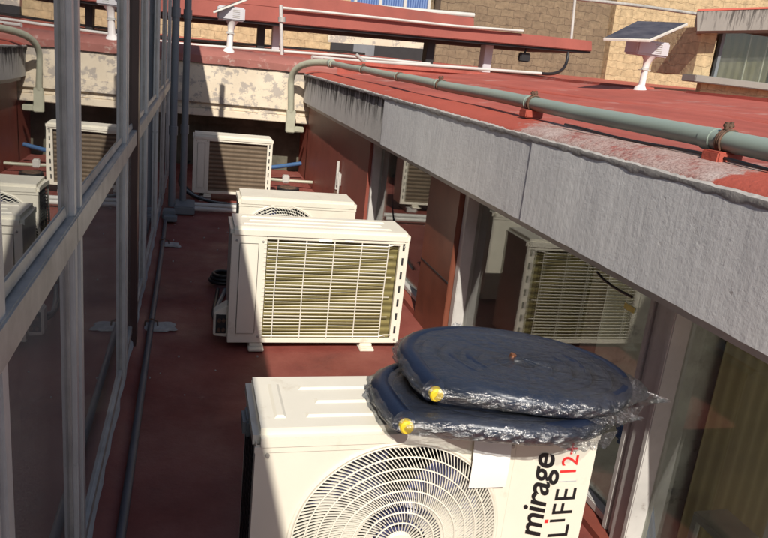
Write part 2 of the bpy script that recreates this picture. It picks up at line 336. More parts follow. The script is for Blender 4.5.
def tube(bm, path, r, n=12, cap=True, closed=False):
    P = [Vector(p) for p in path]; rr = r if isinstance(r, (list, tuple)) else [r]*len(P)
    rings = []; up = None
    for i, p in enumerate(P):
        if closed: d = (P[(i+1) % len(P)]-P[i-1]).normalized()
        else: d = (P[min(i+1, len(P)-1)]-P[max(i-1, 0)]).normalized()
        if up is None: up = Vector((0, 0, 1)) if abs(d.z) < .9 else Vector((0, 1, 0))
        s = d.cross(up)
        if s.length < 1e-5: s = d.cross(Vector((1, 0, 0)))
        s.normalize(); u = s.cross(d).normalized(); up = u
        rings.append([bm.verts.new(p+(s*math.cos(2*PI*k/n)+u*math.sin(2*PI*k/n))*rr[i]) for k in range(n)])
    m = len(rings)
    for i in range(m if closed else m-1):
        a, b = rings[i], rings[(i+1) % m]
        for k in range(n): bm.faces.new((a[k], a[(k+1) % n], b[(k+1) % n], b[k]))
    if cap and not closed: bm.faces.new(rings[0][::-1]); bm.faces.new(rings[-1])
def bez(p0, p1, p2, p3, n=12):
    p0, p1, p2, p3 = map(Vector, (p0, p1, p2, p3)); out = []
    for i in range(n+1):
        t = i/n; out.append(p0*(1-t)**3+p1*3*t*(1-t)**2+p2*3*t*t*(1-t)+p3*t**3)
    return out
def rough_patch(bm, cx, cy, z, sx, sy, seed, h=.006, n=18):
    rnd = random.Random(seed); top = []; bot = []
    for k in range(n):
        a = 2*PI*k/n; q = rnd.uniform(.75, 1.1); ca, sa = math.cos(a), math.sin(a)
        ex = math.copysign(abs(ca)**.5, ca)*sx*q; ey = math.copysign(abs(sa)**.5, sa)*sy*q
        top.append(bm.verts.new((cx+ex*.93, cy+ey*.93, z+h))); bot.append(bm.verts.new((cx+ex, cy+ey, z)))
    bm.faces.new(top)
    for k in range(n): bm.faces.new((bot[k], bot[(k+1) % n], top[(k+1) % n], top[k]))

# ------------------------------------------------------------------ light
SUN = Vector((.24, 1.15, -1)).normalized()
sd = bpy.data.lights.new('sun', 'SUN'); sd.energy = 4.6; sd.angle = math.radians(.5); sd.color = (1, .93, .82)
so = bpy.data.objects.new('sun', sd); C.objects.link(so); so.rotation_euler = SUN.to_track_quat('-Z', 'Y').to_euler(); so.location = (0, -4, 6)
w = bpy.data.worlds.new('World'); S.world = w; w.use_nodes = True; WN = w.node_tree.nodes; WL = w.node_tree.links
sk = WN.new('ShaderNodeTexSky'); sk.sky_type = 'NISHITA'; sk.sun_disc = False
sk.sun_elevation = math.asin(-SUN.z); sk.sun_rotation = math.atan2(-SUN.x, -SUN.y)
WL.new(sk.outputs[0], WN['Background'].inputs[0]); WN['Background'].inputs[1].default_value = .08
S.view_settings.view_transform = 'Standard'; S.view_settings.look = 'None'; S.view_settings.exposure = .3; S.view_settings.gamma = 1
S.render.engine = 'CYCLES'

# ------------------------------------------------------------------ setting: floors
bm = B(); bmesh.ops.create_grid(bm, x_segments=60, y_segments=160, size=.5)
for v in bm.verts:
    v.co.x = -.30+(v.co.x+.5)*1.62; v.co.y = -4+(v.co.y+.5)*12.6
    v.co.z = .004*math.sin(v.co.x*5+v.co.y*1.3)+.003*math.sin(v.co.y*4.1)
    v.co.z -= .004
    if v.co.x < -.18: v.co.z += .022*min(1, (-.18-v.co.x)/.03)
struct(obj('walkway_floor', bm, 'floor'))
# big ground below everything
bm = B(); bx(bm, -150, 150, -150, 150, -3.3, -3.2); struct(obj('ground', bm, 'cement', smooth=0))
# far roof
def zfar(x, y): return 1.285+.022*max(0, y-8.2)+.012*max(0, x-1)
bm = B(); bmesh.ops.create_grid(bm, x_segments=50, y_segments=40, size=.5)
for v in bm.verts:
    x = -9+(v.co.x+.5)*30; y = 8.28+(v.co.y+.5)*7.7
    v.co = Vector((x, y, zfar(x, y)+.008*math.sin(x*2.3)*math.sin(y*1.7)))
struct(obj('far_roof_surface', bm, 'red_roof'))

# ------------------------------------------------------------------ far cream parapet
T = thing('cream_parapet_wall', 'low peeling cream parapet wall with faded red coping across the far end of the walkway', 'wall', (0, 8, 0))
bm = B(); bx(bm, -6, 1.7, 8.0, 8.28, .865, 1.14); obj('wall', bm, 'peel', T, bevel=.006)
bm = B(); bx(bm, -6, 1.7, 7.992, 8.28, .735, .870)
bx(bm, -6, 1.7, 7.99, 8.27, .60, .675); bx(bm, -6, 1.7, 8.03, 8.27, .675, .735); obj('ledge', bm, 'peel', T, bevel=.006)
bm = B(); N_ = 80
prof = [(7.975, 1.142), (7.975, 1.215), (8.02, 1.262), (8.16, 1.30), (8.28, 1.30), (8.28, 1.142)]
rnd = random.Random(2); prev = None
for i in range(N_+1):
    x = -6+7.5*i/N_; ring = [bm.verts.new((x, y+rnd.uniform(-.004, .004), z+rnd.uniform(-.005, .005))) for y, z in prof]
    if prev:
        for k in range(len(prof)): bm.faces.new((prev[k], prev[(k+1) % 6], ring[(k+1) % 6], ring[k]))
    prev = ring
obj('coping', bm, 'coping', T)
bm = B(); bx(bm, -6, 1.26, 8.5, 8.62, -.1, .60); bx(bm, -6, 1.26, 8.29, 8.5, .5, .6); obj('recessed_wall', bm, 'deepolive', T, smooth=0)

# ------------------------------------------------------------------ left glazed facade
XF = -.226
T = thing('glazed_facade', 'grey aluminium framed glass facade running along the left of the walkway', 'building', (XF, 0, 0))
mull = [.855, 1.515, 2.655, 3.80, 4.95, 6.10, 7.25]
for i, y in enumerate(mull):
    bm = B(); wd = .11 if i else .10
    bx(bm, -.34, XF, y, y+.032, .06, 2.3); bx(bm, -.34, XF-.008, y+.037, y+wd-.037, .06, 2.3); bx(bm, -.34, XF, y+wd-.035, y+wd, .06, 2.3)
    obj('mullion', bm, 'alu' if i % 2 == 0 else 'alu', T, bevel=.003)
    bm = B(); bx(bm, -.325, -.236, y+wd, y+wd+.022, .06, 2.3); bx(bm, -.325, -.236, y-.022, y, .06, 2.3); obj('pane_bead', bm, 'alu_dark', T, bevel=.002)
segs = [(-3.5, -.07), (-.05, .855)]+[(mull[i]+.11, mull[i+1]) for i in range(len(mull)-1)]+[(7.36, 7.9)]
for (a, b_) in segs:
    a += .024; b_ -= .024; ztop = 2.3 if a > -1 else 2.07
    bm = B(); bx(bm, -.315, XF+.006, max(a-.134, -3.5), b_+.0235, .905, .965); 
    hexa(bm, [(-.315, a, .967), (XF-.01, a, .967), (XF-.01, b_, .967), (-.315, b_, .967), (-.315, a, .992), (XF-.013, a, .992), (XF-.013, b_, .992), (-.315, b_, .992)])
    bx(bm, -.315, XF-.012, a, b_, .87, .903)
    obj('transom', bm, 'alu_dark', T, bevel=.003)
    bm = B(); bx(bm, -.31, -.232, a, b_, .08, .115); obj('bottom_rail', bm, 'alu_dark', T, bevel=.003)
    bm = B(); bx(bm, -.246, -.2415, a, b_, .112, .872); obj('lower_pane', bm, 'glassLow', T, smooth=0)
    bm = B(); bx(bm, -.246, -.2415, a, b_, .992, ztop); obj('pane', bm, 'glassL', T, smooth=0)
bm = B(); bmesh.ops.create_grid(bm, x_segments=2, y_segments=2, size=.01)
bmesh.ops.delete(bm, geom=bm.verts[:], context='VERTS')
rnd = random.Random(9); prev = None
for i in range(121):
    y = -3.5+11.4*i/120; j = rnd.uniform(-.004, .004)
    ring = [bm.verts.new(p) for p in ((-.34, y, -.02), (XF-.002+j, y, -.02), (XF-.006+j, y, .035+j), (XF-.018, y, .062), (-.34, y, .078))]
    if prev:
        for k in range(5): bm.faces.new((prev[k], prev[(k+1) % 5], ring[(k+1) % 5], ring[k]))
    else: bm.faces.new(ring[::-1])
    prev = ring
bm.faces.new(prev)
obj('sill', bm, 'sillw', T)
bm = B(); bx(bm, -.30, -.216, 3.08, 3.17, .0, 2.3); obj('painted_pier', bm, 'brownpaint', T, bevel=.004)
bm = B(); bx(bm, -3.5, XF, -.06, 7.92, 2.302, 2.40); obj('roof_slab', bm, 'oldconc', T, smooth=0)
bm = B(); bx(bm, -3.5, XF, -3.6, -.064, 2.072, 2.17); obj('roof_slab', bm, 'oldconc', T, smooth=0)  # unseen near roof part, lowered to shift its shadow on the nearest unit
bm = B(); bx(bm, -3.5, -3.4, -3.5, 7.9, -.1, 2.3); bx(bm, -3.4, -.36, 7.8, 7.9, -.1, 2.3); bx(bm, -3.4, -.36, -3.6, -3.5, -.1, 2.3); bx(bm, -3.4, -.345, -3.5, 7.8, -.15, -.05)
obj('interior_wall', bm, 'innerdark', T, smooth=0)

# floor conduit along the facade
T = thing('floor_conduit', 'thin grey conduit lying along the red floor at the foot of the glazed facade', 'pipe', (-.165, 3.3, 0))
bm = B(); tube(bm, [(-.155, .6, .022), (-.158, 1.8, .02), (-.166, 3.3, .022), (-.172, 4.4, .02), (-.178, 5.1, .022), (-.185, 5.58, .022)], .0135, 14); obj('conduit', bm, 'darkconduit', T)
for i, (y, sx) in enumerate(((3.36, .085), (4.88, .075))):
    bm = B(); rough_patch(bm, -.13, y, .001, sx, .06, i+3, .008); obj('cement_patch', bm, 'cement', T)
    bm = B(); tube(bm, [(-.197, y, .0), (-.194, y, .03), (-.166, y, .043), (-.139, y, .03), (-.136, y, .0)], .004, 6); obj('strap', bm, 'rust', T)

# vertical pipes at the far left
for i, (x, y, r, lab) in enumerate(((-.152, 5.9, .028, 'left one of the two upright pipes at the far end of the glass facade'), (-.068, 6.05, .027, 'right one of the two upright blue grey pipes, standing nearer the far air conditioner'))):
    T = thing('vertical_pipe', lab, 'pipe', (x, y, 0), 'upright pipes beside the glass facade')
    bm = B(); tube(bm, [(x, y, .05), (x, y, .5), (x, y, 1.2), (x, y, 2.75-.5*i)], r, 16); obj('pipe', bm, 'pvc_grey', T)
    for z in (.62, 1.5):
        bm = B(); tube(bm, [(x, y, z), (x, y, z+.07)], r+.006, 16); obj('coupling', bm, 'pvc_grey', T)
T = thing('conduit_box', 'grey junction boxes where the floor conduit meets the upright pipes', 'junction box', (-.1, 5.75, 0))
bm = B(); bx(bm, -.21, -.12, 5.60, 5.72, .005, .075); obj('box', bm, 'pvc_grey', T, bevel=.008)
bm = B(); bx(bm, -.13, .03, 5.80, 6.12, .005, .07); obj('box', bm, 'pvc_grey', T, bevel=.008)
bm = B(); bx(bm, -.20, -.10, 5.50, 5.60, .012, .05); obj('box', bm, 'pvc_grey', T, bevel=.006)
for k, (y, z) in enumerate(((6.03, .045), (5.92, .035))):
    o = None; bm = B(); tube(bm, [(.03, y, z), (.5, y-.02, z), (.95, y-.02, z)], .02, 12)
    tag(obj('short_conduit', bm, 'pvc_white'), ('white conduit crossing the floor in front of the far air conditioner, the nearer of two', 'white conduit crossing the floor in front of the far air conditioner, the farther of two')[1-k], 'pipe', 'white conduits on the floor')

# ------------------------------------------------------------------ annex building on the right
T = thing('annex_building', 'low building on the right with grey plaster eave, red roof, brown panels and windows', 'building', (1.2, 4, 0))
AN = T
def strip(bm, prof, ys, jit=0, seed=1):
    rnd = random.Random(seed); prev = None; n = len(prof)
    for y in ys:
        ring = [bm.verts.new((x+rnd.uniform(-jit, jit), y, z+rnd.uniform(-jit, jit))) for x, z in prof]
        if prev:
            for k in range(n): bm.faces.new((prev[k], prev[(k+1) % n], ring[(k+1) % n], ring[k]))
        else: bm.faces.new(ring)
        prev = ring
    bm.faces.new(prev[::-1]); bmesh.ops.recalc_face_normals(bm, faces=bm.faces)
Y0, YM, Y1 = -2.5, 4.42, 7.985
def lin(a, b, n): return [a+(b-a)*i/n for i in range(n+1)]
bm = B(); strip(bm, [(1.14, .838), (1.14, 1.128), (1.30, 1.128), (1.30, .838)], lin(Y0, 2.30, 90)+[2.303], .0012, 4)
strip(bm, [(1.143, .838), (1.143, 1.128), (1.30, 1.128), (1.30, .838)], [2.306]+lin(2.31, YM, 40), .0012, 5); obj('plaster_eave', bm, 'stucco', T)
bm = B(); strip(bm, [(1.152, .842), (1.152, 1.126), (1.30, 1.126), (1.30, .842)], lin(YM+.004, Y1, 60), .0025, 6); obj('weathered_eave', bm, 'oldconc', T)
bm = B(); bx(bm, 1.19, 1.30, Y0, Y1, .80, .836); obj('lintel', bm, 'alu_w', T, smooth=0)
# kerb
def wob(y, s): return .005*math.sin(y*3.3+s)+.003*math.sin(y*8.1+s*2)+.0012*math.sin(y*19+s)
bm = B(); prev = None; rnd = random.Random(8)
base = [(1.141, 1.130), (1.143, 1.138), (1.155, 1.149), (1.185, 1.162), (1.235, 1.174), (1.30, 1.180), (1.37, 1.177), (1.43, 1.165), (1.47, 1.150)]
for y in lin(Y0, Y1, 700):
    ring = [bm.verts.new((x+(wob(y, k)*.15 if k < 3 else 0)+(rnd.uniform(-.0012, .0012) if k < 3 else 0), y, z+wob(y, k*.6)*(.5 if k > 2 else .25))) for k, (x, z) in enumerate(base)]
    if prev:
        for k in range(len(base)-1): bm.faces.new((prev[k], ring[k], ring[k+1], prev[k+1]))
    prev = ring
obj('kerb', bm, 'kerb_zone', T, smooth=60)
bm = B(); prev = None
for y in lin(Y0, Y1, 500):
    e = .004*abs(math.sin(y*23)+math.sin(y*41.3+1))+rnd.uniform(0, .003)
    ring = [bm.verts.new(p) for p in ((1.1395, y, 1.124-e), (1.1375-e*.1, y, 1.127), (1.138-e*.1, y, 1.135+e*.4), (1.150, y, 1.143))]
    if prev:
        for k in range(3): bm.faces.new((prev[k], ring[k], ring[k+1], prev[k+1]))
    prev = ring
obj('mortar_edge', bm, 'cement', T)
# roof surface (rises to the right)
def zroof(x, y): return min(1.150+.098*(x-1.45), 1.352+.013*(x-3.5)) if x < 12 else 1.46
bm = B(); bmesh.ops.create_grid(bm, x_segments=60, y_segments=60, size=.5)
for v in bm.verts:
    q = (v.co.x+.5); x = 1.42+q*q*12; y = Y0+(v.co.y+.5)*(8.6+2.2)
    v.co = Vector((x, y, zroof(x, y)+.005*math.sin(x*3+y*2)))
obj('roof', bm, 'red_roof', T, smooth=60)
bm = B(); bx(bm, 3.5, 3.62, 5.25, 8.3, 1.33, 1.372); bx(bm, 3.5, 3.62, Y0, 4.75, 1.33, 1.372); obj('roof_ridge_kerb', bm, 'red_roof', T, bevel=.015)
bm = B(); bx(bm, 1.40, 14, 8.31, 8.36, 1.0, 1.02)
hexa(bm, [(1.40, 8.302, 1.0), (14, 8.302, 1.0), (14, 8.36, 1.0), (1.40, 8.36, 1.0), (1.40, 8.302, 1.32), (14, 8.302, 1.52), (14, 8.36, 1.52), (1.40, 8.36, 1.32)]); obj('roof_end_kerb', bm, 'red_roof', T, smooth=0)
for xs, yy0, yy1 in ((2.45, Y0, 8.2),):
    bm = B(); hexa(bm, [(xs, yy0, zroof(xs, 0)-.01), (xs+.09, yy0, zroof(xs+.09, 0)-.01), (xs+.09, yy1, zroof(xs+.09, 0)-.01), (xs, yy1, zroof(xs, 0)-.01), (xs+.01, yy0, zroof(xs, 0)+.004), (xs+.08, yy0, zroof(xs+.09, 0)+.004), (xs+.08, yy1, zroof(xs+.09, 0)+.004), (xs+.01, yy1, zroof(xs, 0)+.004)]); obj('roof_seam', bm, 'red_kerb', T, smooth=0)
# wall, pillars, windows
WX = 1.22
bm = B(); bx(bm, WX, 1.36, 4.98, Y1-.05, -.1, .80); bx(bm, WX, 1.36, 7.9, 8.6, -.1, .6); obj('red_wall', bm, 'red_wall', T, smooth=0)
bm = B(); bx(bm, WX-.004, 1.34, 3.11, 3.565, -.1, .80); obj('brown_panel', bm, 'panelbrown', T, bevel=.003)
bm = B(); bx(bm, WX-.0065, WX-.004, 3.115, 3.56, .335, .341); obj('panel_seam', bm, 'dark', T, smooth=0)
bm = B(); bx(bm, WX+.0, 1.34, Y0, 3.108, -.1, .025); bx(bm, WX, 1.34, 3.567, 4.978, -.1, .025); obj('window_sill', bm, 'red_wall', T, smooth=0)
def window(y0, y1, label=None, post0=.05, post1=.05):
    o = None
    bm = B(); bx(bm, 1.296, 1.302, y0+post0, y1-post1, .055, .775); pane = obj('window', bm, 'glassR', T, smooth=0)
    bm = B()
    bx(bm, 1.256, 1.315, y0, y0+post0, .025, .80); obj('frame_post', bm, 'alu_w', pane, bevel=.003)
    bm = B(); bx(bm, 1.240, 1.315, y1-post1, y1, .025, .80); obj('frame_post', bm, 'alu_w', pane, bevel=.003)
    bm = B(); bx(bm, 1.27, 1.313, y0+post0, y1-post1, .027, .055); obj('frame_rail', bm, 'alu_w', pane, bevel=.003)
    bm = B(); bx(bm, 1.262, 1.313, y0+post0, y1-post1, .775, .799); obj('frame_rail', bm, 'alu_w', pane, bevel=.003)
    return pane
w1 = window(3.57, 4.97, post0=.022, post1=.045)
w2 = window(1.63, 3.105, post0=.022, post1=.05)
bm = B(); bx(bm, 1.250, 1.31, 1.54, 1.60, -.05, .80); bx(bm, 1.262, 1.31, 1.60, 1.628, -.05, .80); obj('window_post', bm, 'alu_w', T, bevel=.004)
w3 = window(.10, 1.536, post0=.05, post1=.02)
w4 = window(-1.5, .095, post0=.05, post1=.02)
bm = B(); tube(bm, bez((1.31, 4.62, .62), (1.2905, 4.5, .3), (1.29, 4.3, .2), (1.29, 3.9, .17)), .006, 6); obj('window_cable', bm, 'cable', T)
# interior seen through the panes
bm = B(); bx(bm, 1.36, 5, 2.02, 2.12, -1.6, .82); obj('partition', bm, 'inner', T, smooth=0)
bm = B(); bx(bm, 5, 5.1, Y0, Y1, -1.6, -.4); bx(bm, 1.36, 5, 7.85, 7.95, -1.6, 1.1); bx(bm, 1.36, 5, Y0, Y1, -1.7, -1.6); bx(bm, 1.30, 1.36, Y0, 7.85, -1.6, -.11)  # side wall kept low and near end left open to let daylight in
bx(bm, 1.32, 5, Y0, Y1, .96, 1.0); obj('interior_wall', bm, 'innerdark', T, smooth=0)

# small fitting on red wall
T = thing('wall_valve', 'white pipe stub with small valve fixed to the red wall before the corner', 'valve', (1.2, 5.98, .3))
bm = B(); tube(bm, [(1.195, 5.95, .26), (1.195, 5.95, .50)], .013, 10); tube(bm, [(1.195, 5.87, .24), (1.195, 5.87, .42)], .009, 8); bx(bm, 1.185, 1.219, 5.90, 5.93, .30, .40); obj('pipe_stub', bm, 'pvc_white', T)
bm = B(); tube(bm, [(1.19, 5.95, .13), (1.19, 5.95, .25)], .016, 8); obj('valve_body', bm, 'rust', T)

# interior items behind near pane
T = thing('ochre_curtain', 'ochre curtain hanging inside behind the nearest window on the right', 'curtain', (1.9, 1.95, 0))
bm = B(); prev = None
for i in range(61):
    x = 1.86+.42*i/60; y = 1.985+.006*math.sin(i*.75)
    r_ = [bm.verts.new((x, y, .95)), bm.verts.new((x, y, -1.2)), bm.verts.new((x, y+.004, -1.2)), bm.verts.new((x, y+.004, .95))]
    if prev:
        for k in range(4): bm.faces.new((prev[k], prev[(k+1) % 4], r_[(k+1) % 4], r_[k]))
    prev = r_
obj('curtain_cloth', bm, 'cur_o', T)
T = thing('cable_bundle', 'bundle of blue cables hanging inside the nearest window', 'cables', (1.42, 1.7, 0))
rnd = random.Random(5)
for k in range(9):
    a = rnd.uniform(-.02, .02); b_ = rnd.uniform(-.03, .03)
    bm = B(); tube(bm, bez((1.345+a*.4, 1.78+b_, .27+b_), (1.36+a*.5, 1.66+b_, .27), (1.385+a, 1.58+b_*.6, .10), (1.40+a*1.2, 1.50+b_*.6, -.5), 14), .008, 8); obj('cable', bm, 'blue_cable', T)
T = thing('plastic_stool', 'pale plastic stool standing inside below the nearest window', 'stool', (1.72, 1.5, -.6))
bm = B(); bx(bm, 1.80, 1.95, 1.70, 1.88, -.15, -.115); obj('seat', bm, 'chairw', T, bevel=.008)
for sx in (1.815, 1.935):
    for sy in (1.715, 1.865):
        bm = B(); tube(bm, [(sx, sy, -.14), (sx+(sx-1.875)*.25, sy+(sy-1.79)*.25, -1.6)], .016, 8); obj('leg', bm, 'chairw', T)
# yellow sticker
a = at(629, 308, 0, 1.293)
bm = B(); bx(bm, 1.2925, 1.2945, a.y-.026, a.y+.026, a.z-.009, a.z+.009); tag(obj('sticker', bm, 'stickyellow', smooth=0), 'small yellow sticker on the window pane above the wrapped tubing', 'sticker')
# thin cable looping under the eave
T = None
bm = B(); tube(bm, [at(597, 272, 0, 1.213), at(603, 279, 0, 1.213), at(612, 286, 0, 1.213), at(622, 292, 0, 1.213), at(632, 297, 0, 1.213)], .004, 6); tag(obj('loose_cable', bm, 'cable'), 'thin black cable drooping under the grey eave across the middle window', 'cable')

# ------------------------------------------------------------------ drain pipe on the kerb
T = thing('roof_pipe', 'long grey green pipe clamped along the red roof edge, bent down at its far end', 'pipe', (1.25, 4, 1.2))
pa = at(768, 150, 0, 1.30); pb = at(331, 63.5, 1, 7.2)
dirp = (pb-pa); near = pa-dirp*.35
def pp(t): return pa+dirp*t
pts = [near]+[pp(i/40)+Vector((0, 0, .002*math.sin(i*.7))) for i in range(41)]
bm = B(); tube(bm, pts, .0265, 20); obj('pipe', bm, 'pvc', T)
e0 = pp(1.0); e1 = at(312, 62, 1, 7.55); e2 = at(296, 68, 1, 7.8); e3 = at(291, 84, 1, 7.85); e4 = at(291, 112, 1, 7.88)
bm = B(); tube(bm, [e0-dirp*.02]+bez(e0, e1+Vector((.02, 0, .01)), e2+Vector((-.06, 0, .06)), e3, 16)+[e4], .034, 18); obj('bend', bm, 'beige_pipe', T)
bm = B(); tube(bm, [e0-dirp*.01, e0+dirp*.012], .041, 18); obj('collar', bm, 'pvc', T)
bm = B(); bx(bm, e4.x-.045, e4.x+.05, 7.85, 7.93, e4.z-.22, e4.z+.02); bx(bm, e4.x+.05, e4.x+.15, 7.86, 7.92, e4.z-.21, e4.z-.15); obj('junction_box', bm, 'beige_pipe', T, bevel=.008)
def tpx(u):
    lo, hi = 0., 1.
    for _ in range(40):
        m = (lo+hi)/2; q = R.transposed() @ (pp(m)-Vector((0, 0, CH))); uu = CX+F*q.x/-q.z
        if uu > u: lo = m
        else: hi = m
    return lo
dn = dirp.normalized(); sd_ = dn.cross(Vector((0, 0, 1))).normalized(); ud = sd_.cross(dn)
for k, u in enumerate((727, 534, 441, 400, 364)):
    c = pp(tpx(u)); bm = B(); rr = .030 if k != 3 else .0295
    for off in (-.007, 0, .007):
        tube(bm, [c+dn*off+(sd_*math.cos(a_)+ud*math.sin(a_))*rr for a_ in [PI*1.25-PI*1.5*j/16 for j in range(17)]], .0035, 6)
    if k != 3:
        tube(bm, [c+ud*.03-sd_*.012, c+ud*.048-sd_*.012], .006, 8); tube(bm, [c+ud*.040-sd_*.02, c+ud*.040+sd_*.008], .0045, 8); tube(bm, [c+ud*.034+sd_*.0, c+ud*.05+sd_*.002], .005, 8)
    obj('clamp', bm, 'rust', T)
    if k in (0, 1):
        bm = B(); bx(bm, c.x-.045, c.x+.03, c.y-.035, c.y+.03, c.z-.055, c.z-.024); obj('clamp_base', bm, 'red_kerb', T, bevel=.004)
    bm = B(); c2 = c+dn*.06; tube(bm, [c2-dn*.02, c2+dn*.02], .0295, 18); obj('coupling', bm, 'pvc', T)
# black cable under the pipe
bm = B(); tube(bm, [(1.262+.012*math.sin(y_*5), y_, 1.186+.003*math.sin(y_*9)) for y_ in lin(.6, 2.3, 30)], .0045, 6); tag(obj('roof_cable', bm, 'cable'), 'thin black cable lying on the kerb just below the grey green pipe', 'cable')
# white conduits on annex roof
def conduit(name, pts, r, mat, label, cat='pipe', group=None):
    bm = B(); tube(bm, pts, r, 10); return tag(obj(name, bm, mat), label, cat, group)

# ------------------------------------------------------------------ air conditioners
def ring_face(bm, w, h, cx, cz, r, y, n=96):
    """front sheet with a round hole"""
    out = []; inn = []
    for k in range(n):
        a = 2*PI*k/n; c, s = math.cos(a), math.sin(a)
        tx = (w/2-cx if c > 0 else -w/2-cx)/c if abs(c) > 1e-9 else 1e9
        tz = (h-cz if s > 0 else -cz)/s if abs(s) > 1e-9 else 1e9
        t = min(abs(tx), abs(tz)); out.append(bm.verts.new((cx+c*t, y, cz+s*t))); inn.append(bm.verts.new((cx+c*r, y, cz+s*r)))
    for k in range(n): bm.faces.new((out[k], out[(k+1) % n], inn[(k+1) % n], inn[k]))
    return inn
def cap_mesh(w, d, h, ribs=True):
    bm = B(); bx(bm, -w/2-.006, w/2+.006, -.006, d+.006, h-.038, h)
    es = [e for e in bm.edges if all(v.co.z > h-.001 for v in e.verts) or abs(e.verts[0].co.z-e.verts[1].co.z) > .01]
    bmesh.ops.bevel(bm, geom=es, offset=.016, segments=4, affect='EDGES')
    return bm
def ribs_mesh(w, d, h, sets):
    bm = B()
    for (x0, x1, y0, y1) in sets:
        vs = [(x0, y0), (x1, y0), (x1, y1), (x0, y1)]
        b0 = [bm.verts.new((x, y, h-.001)) for x, y in vs]; k = .008
        t0 = [bm.verts.new((x+(k if x == x0 else -k), y+(k if y == y0 else -k), h+.0045)) for x, y in vs]
        bm.faces.new(t0)
        for i in range(4): bm.faces.new((b0[i], b0[(i+1) % 4], t0[(i+1) % 4], t0[i]))
    return bm
def feet(T, w, d, mat):
    for x in (-w/2+.13, w/2-.16):
        bm = B(); bx(bm, x-.035, x+.035, -.035, d+.03, -.0, .012); bx(bm, x-.03, x+.03, -.0, d, .012, .028); obj('foot', bm, mat, T, bevel=.003, local=True)
